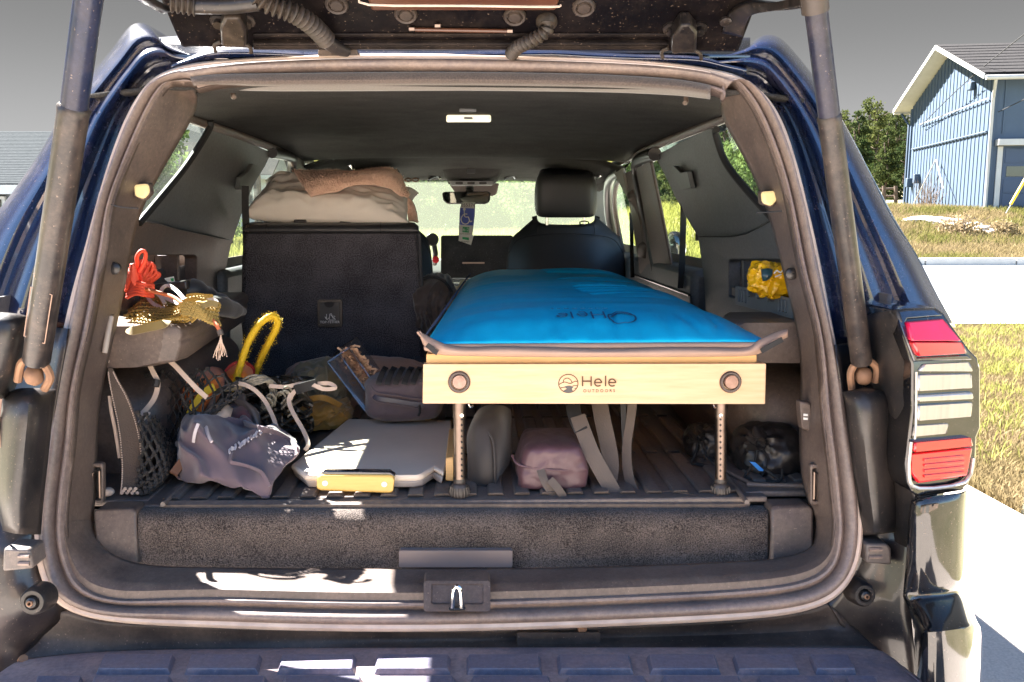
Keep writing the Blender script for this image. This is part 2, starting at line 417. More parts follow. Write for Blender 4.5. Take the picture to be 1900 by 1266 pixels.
# slabs with open joints
for (x0, y0, x1, y1) in ((-3.2, -14, -.42, -8), (-.41, -14, 2.38, -8), (-3.2, -7.99, -.42, -2.6), (-.41, -7.99, 2.38, -2.6), (-3.2, -2.59, -.42, 2.96), (-.41, -2.59, 2.38, 2.96), (-3.2, 2.97, -.42, 9.98), (-.41, 2.97, 2.38, 9.98)):
    bm = bmesh.new(); add_box(bm, ((x0 + x1) / 2, (y0 + y1) / 2, -.03), (x1 - x0, y1 - y0, .08)); fin('concrete_slab', bm, CONC, drive, smooth=False, bevel=.006)
sheet('road', -80, 10.0, 80, 22.0, .012, ROADM)
kerb = link(bpy.data.objects.new('kerb', None)); kerb['kind'] = 'structure'
for i in range(22):
    x = -16 + i * 2.4; bm = bmesh.new(); add_box(bm, (x, 22.1, .06), (2.37, .3, .26)); fin('kerb_stone', bm, KERB, kerb, smooth=False, bevel=.02)

def leafmat(name, a, b, dry=0):
    m = bpy.data.materials.new(name); m.use_nodes = True; t = m.node_tree; N = t.nodes; L = t.links; N.clear()
    oi = N.new('ShaderNodeObjectInfo'); co = N.new('ShaderNodeTexCoord'); n = N.new('ShaderNodeTexNoise'); n.inputs['Scale'].default_value = 2.2; n.inputs['Detail'].default_value = 5
    L.new(co.outputs['Object'], n.inputs[0])
    ad = N.new('ShaderNodeMath'); ad.operation = 'MULTIPLY_ADD'; ad.inputs[1].default_value = .45; L.new(oi.outputs['Random'], ad.inputs[0]); L.new(n.outputs['Fac'], ad.inputs[2])
    r = N.new('ShaderNodeMapRange'); r.inputs['From Min'].default_value = .4; r.inputs['From Max'].default_value = 1.05; L.new(ad.outputs[0], r.inputs['Value'])
    x = N.new('ShaderNodeMix'); x.data_type = 'RGBA'; x.inputs['A'].default_value = (*a, 1); x.inputs['B'].default_value = (*b, 1); L.new(r.outputs[0], x.inputs['Factor'])
    d = N.new('ShaderNodeBsdfDiffuse'); tr = N.new('ShaderNodeBsdfTranslucent'); L.new(x.outputs['Result'], d.inputs[0]); L.new(x.outputs['Result'], tr.inputs[0])
    s = N.new('ShaderNodeMixShader'); s.inputs[0].default_value = .35; L.new(d.outputs[0], s.inputs[1]); L.new(tr.outputs[0], s.inputs[2])
    o = N.new('ShaderNodeOutputMaterial'); L.new(s.outputs[0], o.inputs[0]); return m
NEED = leafmat('pine_needles', (.028, .045, .018), (.09, .10, .032))
LEAF = leafmat('broad_leaves', (.07, .12, .04), (.17, .22, .075))
BLADE = leafmat('meadow_grass', (.20, .21, .05), (.36, .35, .11))
STRAW = leafmat('straw_grass', (.26, .195, .12), (.165, .132, .06))
BARK = mat('bark', (.12, .08, .055), (.06, .045, .035), rough=.95, ns=20, bump=.8, bs=30, bd=.02)
def quadleaf(bm, p, s, rr):
    a = V((rr.gauss(0, 1), rr.gauss(0, 1), rr.gauss(0, .7))).normalized(); b = a.orthogonal().normalized()
    b = (Matrix.Rotation(rr.uniform(0, 6.3), 3, a) @ b); c = a.cross(b)
    s2 = s * rr.uniform(.5, .9)
    bm.faces.new([bm.verts.new(p + b * s), bm.verts.new(p + c * s2), bm.verts.new(p - b * s), bm.verts.new(p - c * s2)])
def conifer_mesh(seed, h, w, n=5200):
    rr = random.Random(seed); bm = bmesh.new(); br = []
    nb = int(h * 7)
    for i in range(nb):
        z = h * (.12 + .86 * (i / nb) ** .95); l = w * (1 - (z / h)) ** .75 * rr.uniform(.55, 1.15) + .15; a = rr.uniform(0, 6.28)
        br.append((z, l, a, rr.uniform(-.25, .2)))
    tot = sum(b[1] for b in br)
    for z, l, a, dr in br:
        for _ in range(int(n * l / tot)):
            t = rr.uniform(.2, 1) ** .8; sp = .16 + .22 * (1 - t) * l * .4
            p = V((math.cos(a) * l * t, math.sin(a) * l * t, z + dr * l * t - .12 * t * t * l)) + V((rr.gauss(0, sp), rr.gauss(0, sp), rr.gauss(0, sp * .55)))
            quadleaf(bm, p, rr.uniform(.07, .16), rr)
    me = bpy.data.meshes.new('conifer_crown'); bm.to_mesh(me); bm.free(); me.materials.append(NEED); return me
def leafy_mesh(seed, h, w, n=5200):
    rr = random.Random(seed); bm = bmesh.new(); cl = []
    for i in range(26):
        t = rr.uniform(.22, 1); a = rr.uniform(0, 6.28); q = w * math.sin(math.pi * min(.96, t * .86 + .1)) * rr.uniform(.2, 1)
        cl.append((V((math.cos(a) * q, math.sin(a) * q, h * t)), rr.uniform(.4, .95) * w * .42))
    for _ in range(n):
        c, r = rr.choice(cl); d = V((rr.gauss(0, 1), rr.gauss(0, 1), rr.gauss(0, .75))).normalized() * r * rr.uniform(.5, 1.1)
        quadleaf(bm, c + d, rr.uniform(.07, .15), rr)
    me = bpy.data.meshes.new('leafy_crown'); bm.to_mesh(me); bm.free(); me.materials.append(LEAF); return me
def trunk_mesh(h, r):
    bm = bmesh.new(); rr = random.Random(int(h * 10))
    pts = [V((rr.gauss(0, .05) * i, rr.gauss(0, .05) * i, h * i / 6)) for i in range(7)]
    add_tube(bm, pts, [r * (1 - .14 * i) for i in range(7)], 7)
    for i in range(7):
        z = h * rr.uniform(.25, .85); a = rr.uniform(0, 6.28); l = h * .16
        add_tube(bm, [V((0, 0, z)), V((math.cos(a) * l * .6, math.sin(a) * l * .6, z + l * .3)), V((math.cos(a) * l, math.sin(a) * l, z + l * .55))], [r * .3, r * .2, r * .08], 5)
    me = bpy.data.meshes.new('trunk'); bm.to_mesh(me); bm.free(); me.materials.append(BARK); return me
CROWNS = [(conifer_mesh(i, 9 + i, 2.2 + .3 * i), trunk_mesh(8.5 + i, .2)) for i in range(3)] + [(leafy_mesh(10 + i, 7 + i, 2.6), trunk_mesh(5.5 + i, .17)) for i in range(3)]
def tree(k, x, y, sc, name, label, group=None, rot=0):
    t = thing(name, label, 'tree', V((x, y, gz(x, y) - 1.5 * sc)), group); t.scale = (sc, sc, sc * rnd.uniform(.9, 1.1)); t.rotation_euler.z = rot
    for nm, me in (('crown', CROWNS[k][0]), ('trunk', CROWNS[k][1])):
        o = link(bpy.data.objects.new(nm, me)); o.parent = t
    return t
tr_ = random.Random(5)
for row, (dn, df, num) in enumerate(((58, 68, 44), (72, 90, 46))):
    for i in range(num):
        px = 150 + (i + tr_.uniform(.1, .9)) * 1440 / num; d = tr_.uniform(dn, df); p = P(px, 400, d); k = tr_.choice((0, 1, 2, 3, 4, 5, 3, 4))
        con = k < 3
        tree(k, p.x, p.y, tr_.uniform(.95, 1.3) * (.6 if px > 1360 or px < 420 else 1), 'pine_tree' if con else 'leafy_tree',
             'dark pointed pine in the tree line across the meadow' if con else 'light green leafy tree in the tree line across the meadow',
             'pines in the tree line' if con else 'leafy trees in the tree line', tr_.uniform(0, 6))
for k, px, d, sc, nm, lb in ((2, 1618, 60, .62, 'pine_tree', 'tall dark pine rising just left of the blue barn'), (1, 1655, 64, .62, 'pine_tree', 'dark pine partly hidden behind the eave of the blue barn'),
                             (0, 1585, 52, .66, 'pine_tree', 'pine directly behind the right gas strut of the SUV'), (0, 1640, 50, .52, 'pine_tree', 'shorter pine standing in front of the other pines by the barn'),
                             (1, 1562, 47, .55, 'pine_tree', 'pine beside the SUV roof corner at the right strut'), (2, 1672, 55, .45, 'pine_tree', 'low pine standing against the left barn corner'),
                             (3, 330, 30, .82, 'leafy_tree', 'leafy tree seen through the left rear quarter window'), (4, 285, 27, .5, 'leafy_tree', 'small bushy tree low in the left rear quarter window'),
                             (4, 1395, 34, .62, 'leafy_tree', 'leafy tree filling the right rear quarter window'), (1, 1265, 48, .9, 'pine_tree', 'pine seen through the right rear door window')):
    p = P(px, 400, d); tree(k, p.x, p.y, sc, nm, lb, None, k * 1.3)
for i in range(13):
    px = 1556 + i * 11; d = tr_.uniform(66, 82); p = P(px, 400, d)
    tree(tr_.choice((0, 1, 2)), p.x, p.y, tr_.uniform(.62, .84), 'pine_tree', 'dark pine of the wooded rise left of the blue barn', 'pines on the rise by the barn', i)
def grass(name, spots, m, hmin, hmax, wid, seed):
    rr = random.Random(seed); bm = bmesh.new()
    for (x, y) in spots:
        z = gz(x, y) - .02; h = rr.uniform(hmin, hmax); a = rr.uniform(0, 6.28); w = wid * rr.uniform(.6, 1.3); l = h * rr.uniform(.1, .8); b = rr.uniform(0, 6.28)
        s = V((math.cos(a) * w, math.sin(a) * w, 0)); o = V((x, y, z)); mid = o + V((math.cos(b) * l * .3, math.sin(b) * l * .3, h * .6)); tp = o + V((math.cos(b) * l, math.sin(b) * l, h))
        v = [bm.verts.new(q) for q in (o - s, o + s, mid + s * .7, mid - s * .7)]; bm.faces.new(v)
        bm.faces.new((v[3], v[2], bm.verts.new(tp)))
    return fin(name, bm, m, kind='stuff', smooth=False, recalc=False)
rr = random.Random(11)
near = []; tuft = []
while len(near) < 42000:
    x = 2.42 + rr.random() ** 1.2 * 4.6; y = rr.uniform(3.2, 9.9); px = 880 + (x - .035) / y * 1617
    if 1780 < px < 1960: near.append((x, y))
for _ in range(260):
    x = rr.uniform(2.5, 6.5); y = rr.uniform(3.4, 9.8)
    px = 880 + (x - .035) / y * 1617
    if not 1780 < px < 1960: continue
    for _ in range(70): tuft.append((max(2.42, x + rr.gauss(0, .12)), y + rr.gauss(0, .12)))
o = grass('lawn_grass', near, STRAW, .02, .06, .004, 1); o['label'] = 'dry straw coloured short grass beside the driveway'; o['category'] = 'grass'
o = grass('green_grass', tuft, BLADE, .05, .11, .005, 2); o['label'] = 'green grass tufts growing in the dry lawn'; o['category'] = 'grass'
bank = []; bankg = []
while len(bank) + len(bankg) < 46000:
    y = 22.4 + rr.random() * 14; px = rr.uniform(1600, 1960); x = .035 + (px - 880) / 1617 * y
    cl_ = noise.noise(V((x * .5, y * .5, 1)))
    (bankg if cl_ > rr.uniform(-.05, .6) else bank).append((x, y))
o = grass('bank_grass', bank, STRAW, .08, .28, .012, 3); o['label'] = 'dry straw grass on the bank below the barn'; o['category'] = 'grass'
o = grass('bank_weeds', bankg, leafmat('bank_weeds_green', (.10, .105, .03), (.21, .175, .065)), .10, .32, .014, 4); o['label'] = 'yellow green weeds on the bank below the barn'; o['category'] = 'grass'
fld = []
while len(fld) < 52000:
    y = 22.4 + rr.random() ** 1.3 * 48; px = rr.uniform(250, 1460); fld.append((.035 + (px - 880) / 1617 * y, y))
o = grass('meadow_grass', fld, BLADE, .2, .62, .022, 5); o['label'] = 'tall bright green meadow grass ahead of the SUV'; o['category'] = 'grass'

# ---------------------------------------------------------------- barn
BARNP = mat('barn_blue_paint', (.040, .066, .105), (.034, .058, .095), rough=.7, ns=3)
BARND = mat('barn_door_blue', (.028, .05, .095), (.024, .043, .082), rough=.6, ns=3)
TRIMW = mat('white_trim_paint', (.40, .40, .385), (.35, .35, .335), rough=.6, ns=3)
SHING = mat('asphalt_shingle', (.022, .021, .022), (.042, .040, .040), rough=.95, spec=.05, ns=14, bump=.5, bs=40, bd=.02)
SHINGB = mat('grey_blue_shingle', (.016, .021, .025), (.032, .038, .042), rough=.95, spec=.05, ns=9, stretch=(1, 1, 4), bump=.5, bs=40, bd=.02)
DGLASS = mat('dark_window_glass', (.02, .022, .02), rough=.05, coat=.5)
a_ = P(1832, 383, 34); b_ = P(1683, 378, 44)
ZB = 1.55
UD = V((b_.x - a_.x, b_.y - a_.y, 0)); UL = UD.length; UD.normalize(); WD = V((UD.y, -UD.x, 0))
if WD.x < 0: WD = -WD
BO = V((a_.x, a_.y, ZB))
def BP(u, w, z): return BO + UD * u + WD * w + V((0, 0, z))
barn = thing('barn', 'blue board and batten barn with white trim on the grassy bank', 'barn', BO)
EH, RH, OV, LEN = 5.1, 6.95, .7, 9.0
bm = bmesh.new()
fr_ = [BP(0, 0, -.6), BP(UL, 0, -.6), BP(UL, 0, EH), BP(UL / 2, 0, RH), BP(0, 0, EH)]
add_hex(bm, fr_, [p + WD * LEN for p in fr_]); fin('wall', bm, BARNP, barn, smooth=False)
def rz(u): return EH + (RH - EH) * (1 - abs(u - UL / 2) / (UL / 2))
nbt = 25
for i in range(nbt):
    u = .12 + (UL - .24) * i / (nbt - 1); bm = bmesh.new(); add_box(bm, (0, 0, 0), (1, 1, 1))
    for v in bm.verts: v.co = BP(u + v.co.x * .07, -.014 + v.co.y * .03, (rz(u) - .05) * .5 - .2 + v.co.z * (rz(u) - .05 + .5))
    fin('batten', bm, BARNP, barn, smooth=False)
for i in range(9):
    w = .35 + i * .95; bm = bmesh.new(); add_box(bm, (0, 0, 0), (1, 1, 1))
    for v in bm.verts: v.co = BP(-.02 + v.co.y * .04, w + v.co.x * .06, 4.1 + v.co.z * 2.4)
    fin('batten', bm, BARNP, barn, smooth=False)
for sgn in (0, 1):
    u0, u1 = (-OV, UL / 2) if sgn == 0 else (UL + OV, UL / 2)
    sl_ = (RH - EH) / (UL / 2); z0, z1 = EH - OV * sl_ + .12, RH + .12
    bm = bmesh.new(); q = [BP(u0, -OV, z0), BP(u1, -OV, z1), BP(u1, LEN + OV, z1), BP(u0, LEN + OV, z0)]
    add_hex(bm, q, [p + V((0, 0, .10)) for p in q]); rf = fin('roof', bm, SHING, barn, smooth=False)
    for c in range(10):
        t0, t1 = c / 10, (c + 1.12) / 10
        q = [BP(u0 + (u1 - u0) * t, w, z0 + (z1 - z0) * min(t, 1) + dz) for t, w, dz in ((t0, -OV - .02, .14), (min(t1, 1), -OV - .02, .112), (min(t1, 1), LEN + OV, .112), (t0, LEN + OV, .14))]
        bm = bmesh.new(); add_hex(bm, q, [p + V((0, 0, .02)) for p in q]); fin('shingle_course', bm, SHING, rf, smooth=False)
    q = [BP(u0, -OV - .06, z0 - .08), BP(u1, -OV - .06, z1 - .08), BP(u1, -OV - .06, z1 + .10), BP(u0, -OV - .06, z0 + .10)]
    bm = bmesh.new(); add_hex(bm, q, [p + WD * .05 for p in q]); fin('fascia', bm, TRIMW, barn, smooth=False)
    q = [BP(u0, -OV, z0 - .03), BP(u1, -OV, z1 - .03), BP(u1, LEN, z1 - .03), BP(u0, LEN, z0 - .03)]
    bm = bmesh.new(); add_hex(bm, q, [p + V((0, 0, .028)) for p in q]); fin('soffit', bm, TRIMW, barn, smooth=False)
    bm = bmesh.new(); gu = u0 + (-.08 if sgn == 0 else .08); add_tube(bm, [BP(gu, -OV, z0 - .05), BP(gu, LEN + OV, z0 - .05)], .09, 8); fin('gutter', bm, TRIMW, barn)
    cu_ = (0, UL)[sgn]
    tube('downpipe', [BP(gu, -.05 - OV * .4, z0 - .08), BP(cu_ + (-.1 if sgn == 0 else .1), -.12, z0 - .75), BP(cu_ + (-.1 if sgn == 0 else .1), -.12, -.3)], .06, TRIMW if sgn == 0 else BARNP, barn)
for u in (0.02, UL - .02):
    bm = bmesh.new(); add_box(bm, (0, 0, 0), (1, 1, 1))
    for v in bm.verts: v.co = BP(u + v.co.x * .22, -.03 + v.co.y * .1, EH / 2 - .3 + v.co.z * (EH + .4))
    fin('corner_board', bm, BARNP, barn, smooth=False)
# garage door on the shaded wall (w direction), four rows of panels
def WB(name, u, w0, w1, z0, z1, th, m, par, bev=.01):
    bm = bmesh.new(); add_hex(bm, [BP(u, w0, z0), BP(u, w1, z0), BP(u, w1, z1), BP(u, w0, z1)], [BP(u - th, w0, z0), BP(u - th, w1, z0), BP(u - th, w1, z1), BP(u - th, w0, z1)])
    return fin(name, bm, m, par, smooth=False, bevel=bev)
gd = WB('garage_door', -.004, .42, 5.2, -.5, 2.35, .03, BARND, barn)
for j in range(4):
    for i in range(3):
        w0 = .50 + i * 1.46; z0 = .02 + j * .58
        if j == 2:
            WB('door_window', -.036, w0 + .08, w0 + 1.36, z0 + .06, z0 + .46, .012, DGLASS, gd)
        else: WB('door_panel', -.036, w0, w0 + 1.42, z0, z0 + .55, .02, BARND, gd)
WB('door_header', -.004, .1, 5.5, 2.42, 2.66, .35, TRIMW, barn); WB('door_jamb', -.004, .2, .40, -.5, 2.40, .06, TRIMW, barn)
bm = bmesh.new(); add_box(bm, BP(2.2, -.14, 5.0), (.22, .28, .35)); 
fin('wall_lamp', bm, BARNP, barn, bevel=.05)
for u, z in ((8.4, 1.5), (9.5, 1.35)):
    bm = bmesh.new(); add_box(bm, BP(u, -.14, z), (.35, .2, .45)); fin('meter_box', bm, BARNP, barn, bevel=.03)
tube('conduit', [BP(UL - .4, -.07, 3.0), BP(6, -.07, 3.0), BP(3, -.07, 3.01), BP(.5, -.07, 3.02)], .035, BARNP, barn, sm=4)
tube('wall_cable', [BP(UL - 1.5, -.1, 4.1), BP(UL / 2, -.1, 4.18), BP(.4, -.1, 4.3)], .022, TRIMW, barn, sm=6)
pl_ = thing('power_line', 'thin overhead service wires running from the barn corner to the right', 'cable', BP(0, 0, 4))
tube('wire', [BP(-.1, .1, 3.7), BP(-5, 1.5, 4.9), BP(-12, 4, 7.2)], .018, BLACK, pl_, sm=6)
tube('wire', [BP(UL * .8, -.2, 4.0), BP(-.3, -.4, 5.6), BP(-11, 1, 8.2)], .018, BLACK, pl_, sm=6)
tri = thing('pole_frame', 'thin white pole propped as a triangle against the barn wall', 'pole', BP(5, -.5, 0))
tube('pole', [BP(7.6, -.5, .2), BP(5.6, -.25, 2.2)], .025, TRIMW, tri); tube('pole', [BP(3.6, -.5, .9), BP(5.6, -.22, 2.23)], .025, TRIMW, tri)
shr = thing('bare_shrub', 'bare leafless shrub growing at the foot of the barn wall', 'shrub', BP(4.5, -.7, -.2)); bm = bmesh.new(); q = random.Random(3)
for i in range(60):
    b0 = BP(4.6 + q.gauss(0, .6), -.7, -.2); t1 = b0 + V((q.gauss(0, .35), q.gauss(0, .3), q.uniform(.8, 1.9))); add_tube(bm, [b0, (b0 + t1) / 2 + V((q.gauss(0, .1), 0, 0)), t1], [.012, .009, .004], 4)
fin('stems', bm, BARK, shr)
guy = thing('guy_wire', 'utility guy wire with a bright yellow plastic guard', 'guy wire', P(1868, 398, 25))
q0, q1 = P(1866, 396, 25), P(1960, 232, 25); tube('wire', [q0, q1], .012, CHROME, guy)
tube('guard', [q0 + (q1 - q0) * .1, q0 + (q1 - q0) * .62], .045, mat('yellow_guard', (.75, .50, .01), rough=.5), guy)
fen = thing('wooden_fence', 'short grey wooden fence section by the left corner of the barn', 'fence', P(1650, 380, 40))
for px in (1640, 1662): tube('post', [P(px, 388, 40), P(px, 345, 40)], .09, BARK, fen)
for py in (352, 366): tube('rail', [P(1610, py, 40.1), P(1664, py - 2, 40.1)], .05, BARK, fen)
ST = mat('pale_rock', (.5, .47, .43), (.36, .33, .3), rough=.95, ns=5, bump=.5, bs=20, bd=.03)
for i, (px, py, s) in enumerate(((1712, 396, .35), (1738, 399, .42), (1760, 398, .3), (1782, 404, .4), (1800, 402, .28), (1822, 408, .4), (1852, 410, .3), (1695, 398, .25))):
    d = 31 - (py - 396) * .2; p = P(px, py, d); p.z = gz(p.x, p.y) + .08
    tag(blob('rock', p, (s * 1.5, s, s * .4), ST, None, seed=i, amp=.35, sub=3, loc=p), 'pale weathered rock below the barn, %s from the left in the row' % ('second', 'third', 'fourth', 'fifth', 'sixth', 'seventh', 'last and right, eighth', 'first')[i], 'rock', 'pale rocks below the barn')
for px, py, d, s, lb in ((1778, 412, 28, .75, 'brown dry bush on the bank in front of the barn'), (1862, 404, 28, .55, 'small pale shrub near the yellow guy wire guard')):
    p = P(px, py, d); p.z = gz(p.x, p.y); b_ = bmesh.new(); q = random.Random(px)
    for _ in range(900):
        dv = V((q.gauss(0, 1), q.gauss(0, 1), abs(q.gauss(0, .8)))).normalized() * s * q.uniform(.3, 1); quadleaf(b_, p + dv, .05, q)
    t = thing('dry_bush', lb, 'bush', p); fin('foliage', b_, STRAW, t, smooth=False)
    b_ = bmesh.new(); 
    for _ in range(9): add_tube(b_, [p, p + V((q.gauss(0, .3), q.gauss(0, .3), s * .8))], [.02, .008], 5)
    fin('stem', b_, BARK, t)
# ---------------------------------------------------------------- houses on the left, pole
HW = mat('house_siding', (.08, .09, .10), (.065, .075, .08), rough=.8, ns=3)
def house(name, label, x0, x1, y0, y1, eh, rh, wm, rm, wins):
    h = thing(name, label, 'house', V(((x0 + x1) / 2, y0, 0))); ov = .5; ym = (y0 + y1) / 2
    bm = bmesh.new(); add_hex(bm, [V((x0, y0, -.3)), V((x0, y0, eh)), V((x0, ym, rh)), V((x0, y1, eh)), V((x0, y1, -.3))], [V((x1, y0, -.3)), V((x1, y0, eh)), V((x1, ym, rh)), V((x1, y1, eh)), V((x1, y1, -.3))]); fin('wall', bm, wm, h, smooth=False)
    for (ya, yb) in ((y0, ym), (y1, ym)):
        s = 1 if yb > ya else -1; sl = (rh - eh) / abs(yb - ya); a = V((0, ya - s * ov, eh - ov * sl + .05)); b = V((0, yb, rh + .05))
        q = [a + V((x0 - ov, 0, 0)), a + V((x1 + ov, 0, 0)), b + V((x1 + ov, 0, 0)), b + V((x0 - ov, 0, 0))]
        bm = bmesh.new(); add_hex(bm, q, [p + V((0, 0, .1)) for p in q]); rf = fin('roof', bm, rm, h, smooth=False)
        if s > 0:
            for c in range(34):
                t0, t1 = c / 34, min(1, (c + 1.1) / 34); q = [a.lerp(b, t) + V((xx, 0, dz)) for t, xx, dz in ((t0, x0 - ov, .113), (t0, x1 + ov, .113), (t1, x1 + ov, .104), (t1, x0 - ov, .104))]
                bm = bmesh.new(); add_hex(bm, q, [p + V((0, 0, .015)) for p in q]); fin('shingle_course', bm, rm, rf, smooth=False)
        box('fascia', ((x0 + x1) / 2, ya - s * (ov + .04), eh - ov * sl + .03), (x1 - x0 + 2 * ov, .06, .22), TRIMW, h)
    for (wx, wz, ww, wh) in wins:
        f = box('window', (wx, y0 - .04, wz), (ww, .1, wh), TRIMW, h); box('pane', (wx, y0 - .10, wz), (ww - .16, .03, wh - .16), DGLASS, f)
    return h
house('house', 'low house with grey shingle roof at the left edge behind the SUV', -34, -10.4, 22.5, 31, 2.05, 3.55, HW, SHINGB, ((-12.2, 1.2, 1.2, 1.1), (-17, 1.2, 1.2, 1.1)))
house('house', 'pale distant house glimpsed through the left rear door window', -19, -11.6, 50, 57, 3.6, 5.4, TRIMW, SHING, ((-14.6, 2.4, 1.1, 1.2), (-12.8, 2.4, 1.1, 1.2), (-16.6, 2.4, 1.1, 1.2)))
TAN = mat('tan_siding', (.66, .50, .41), (.60, .45, .37), rough=.8, ns=3)
hb_ = thing('tan_house', 'tan sided house with a garage behind the photographer, seen only in reflections', 'house', V((-1, -9, 0)))
fin('wall', add_hex(bmesh.new(), [V((-11, -17, -.2)), V((9, -17, -.2)), V((9, -9, -.2)), V((-11, -9, -.2))], [V((-11, -17, 3.1)), V((9, -17, 3.1)), V((9, -9, 3.1)), V((-11, -9, 3.1))]), TAN, hb_, smooth=False)
q = [V((-11.6, -8.3, 3.0)), V((9.6, -8.3, 3.0)), V((9.6, -13, 5.0)), V((-11.6, -13, 5.0))]; fin('roof', add_hex(bmesh.new(), q, [p + V((0, 0, .12)) for p in q]), SHING, hb_, smooth=False)
for i in range(26): box('siding_board', (-10.6 + i * .78, -8.985, 1.5), (.70, .03, 3.0), TAN, hb_, smooth=False)
for gx in (-3.6, 1.2):
    g_ = box('garage_door', (gx, -8.94, 1.2), (3.4, .08, 2.3), TRIMW, hb_, smooth=False)
    for j in range(4): box('door_panel', (gx, -8.89, .40 + j * .55), (3.2, .03, .48), TRIMW, g_, smooth=False)
box('window', (6, -8.94, 1.7), (1.5, .08, 1.3), DGLASS, hb_)
p = P(480, 415, 30); p.z = 0
tag(tube('wooden_post', [p, p + V((0, 0, 2.7))], .13, BARK, None, loc=p), 'brown wooden post in the meadow seen through left rear window', 'post')
# ================================================================ the SUV
for m_, v_ in ((PAINT, 1.65), (PAINTC, 1.65), (GLOSSB, 1.4)): m_.node_tree.nodes['Principled BSDF'].inputs['Coat IOR'].default_value = v_
suv = thing('suv', 'dark blue black SUV with its rear hatch open and cargo area packed with camping gear', 'SUV', V((0, 1.2, 0)))
# stations of the opening: outer edge of the seal (photo px) ; inner edge of the trim
ST_ = [((850,108),(850,166)),((700,107),(700,167)),((600,108),(600,167)),((480,113),(480,167)),((400,119),(410,165)),((352,126),(374,166)),((318,134),(362,170)),((292,146),(364,180)),((270,166),(366,192)),((256,188),(364,204)),((239,216),(354,226)),
 ((212,285),(322,282)),((186,368),(282,350)),((172,420),(256,408)),((162,466),(244,466)),((143,526),(233,530)),((124,619),(213,622)),((106,699),(197,690)),((96,765),(184,752)),((86,840),(181,830)),((75,894),(180,895)),((69,975),(174,955)),((70,1010),(176,1005)),((84,1076),(195,1040)),((104,1109),(225,1056)),((135,1131),(258,1066)),((185,1146),(300,1070)),((269,1153),(345,1072)),((370,1155),(420,1073)),((480,1160),(510,1074)),((648,1164),(655,1075)),
 ((855,1164),(855,1075)),((1066,1157),(1050,1073)),((1253,1149),(1230,1068)),((1380,1142),(1350,1062)),((1460,1134),(1425,1058)),((1512,1122),(1465,1052)),((1548,1104),(1492,1042)),((1576,1072),(1505,1028)),((1590,1032),(1510,1000)),((1595,984),(1508,955)),((1592,920),(1490,910)),((1584,848),(1482,845)),((1574,790),(1483,780)),((1562,715),(1486,700)),((1545,632),(1482,622)),((1525,533),(1460,540)),((1505,433),(1438,440)),((1483,338),(1405,340)),((1460,259),(1368,272)),((1440,212),(1345,230)),((1420,182),(1336,208)),((1397,159),(1338,192)),((1368,148),(1340,182)),((1331,136),(1325,178)),((1265,124),(1268,174)),((1165,116),(1165,170)),((1000,110),(1000,167))]
O3, I3 = [], []
for (a, b) in ST_:
    O3.append(PL(*a))
    py = b[1]
    off = .10 if 190 < py < 1040 else (.045 if py <= 190 else 0)
    I3.append(P(b[0], b[1] - 4, 1.278) if py >= 1040 else PL(b[0], b[1], off))
def clsm(p, n=4): return catmull(p, n, True)
O3s, I3s = clsm(O3), clsm(I3)
def relax(a, n):
    for _ in range(n): k = len(a); a = [(a[i - 1] + a[i] * 2 + a[(i + 1) % k]) / 4 for i in range(k)]
    return a
O3s, I3s = relax(O3s, 12), relax(I3s, 8)
def ring(name, prof, m, z1=None, solid=0):
    rows = []
    for o, i in zip(O3s, I3s):
        e = i - o; ep = (e - ON * e.dot(ON)).normalized()
        rows.append([o + ep * a + ON * h for a, h in prof])
    bm = grid_bm(rows, False, None, True)
    return fin(name, bm, m, suv, solid=solid)
ring('door_flange', [(-.009, -.05), (-.0075, -.004), (-.0055, .003), (-.001, .006), (.004, .005), (.005, -.004)], FLANGE)
ring('door_seal', [(.003, -.004), (.0035, .004), (.006, .0105), (.010, .0145), (.0145, .015), (.019, .012), (.0215, .006), (.0225, -.001), (.0235, -.003), (.0255, -.002), (.0275, .004), (.031, .0065), (.0345, .006), (.037, .002), (.038, -.008)], RUBBER)
SILL, SIDE, TOP = [], [], []
rows = []
for o, i in zip(O3s, I3s):
    e = i - o; ep = (e - ON * e.dot(ON)).normalized(); s = o + ep * .0365 + ON * .000; L_ = (i - s)
    rw = [s - ON * .008]
    low = i.z < .88 and abs(i.x) < .6; top = i.z > 1.46
    for k in range(0, 11):
        t = k / 10; b = .016 * math.sin(math.pi * t ** .7) if not top else .008 * math.sin(math.pi * t)
        if low and i.z < .80:
            up = .016 * min(1, t / .14) - .004 * max(0, t - .4)
            tt = t if t > .15 else t * .35
            rw.append(s + L_ * tt + V((0, 0, up)))
        else: rw.append(s + L_ * t + ON * b)
    rows.append(rw)
fin('opening_trim', grid_bm(rows, False, None, True), [TRIM], suv, solid=.004, so=-1)
# header band of brown cloth trim along the top and pillar seams
hb = [(352,143,364,166), (420,139,424,166), (500,138,500,168), (640,136,640,168), (850,135,850,167), (1060,138,1060,169), (1180,143,1180,172), (1265,150,1266,177), (1318,160,1318,183)]
fin('header_trim', grid_bm(surf([[PL(a, b, -.008 if j == 0 else -.012) if t < .99 else PL(c, d, .055) for j, t in enumerate((0, .5, 1)) for (a, b, c, d) in [((x0 + (x1 - x0) * t), (y0 + (y1 - y0) * t), x1, y1)]] for (x0, y0, x1, y1) in hb], 5, 4)), HEADR, suv, solid=.003)
for pts in (((212, 384), (232, 389), (262, 391)), ((1398, 399), (1420, 398), (1446, 396))):
    tube('trim_seam', [PL(x, y, .0) + ON * .012 for x, y in pts], .0012, DARK, suv, 6, 4)

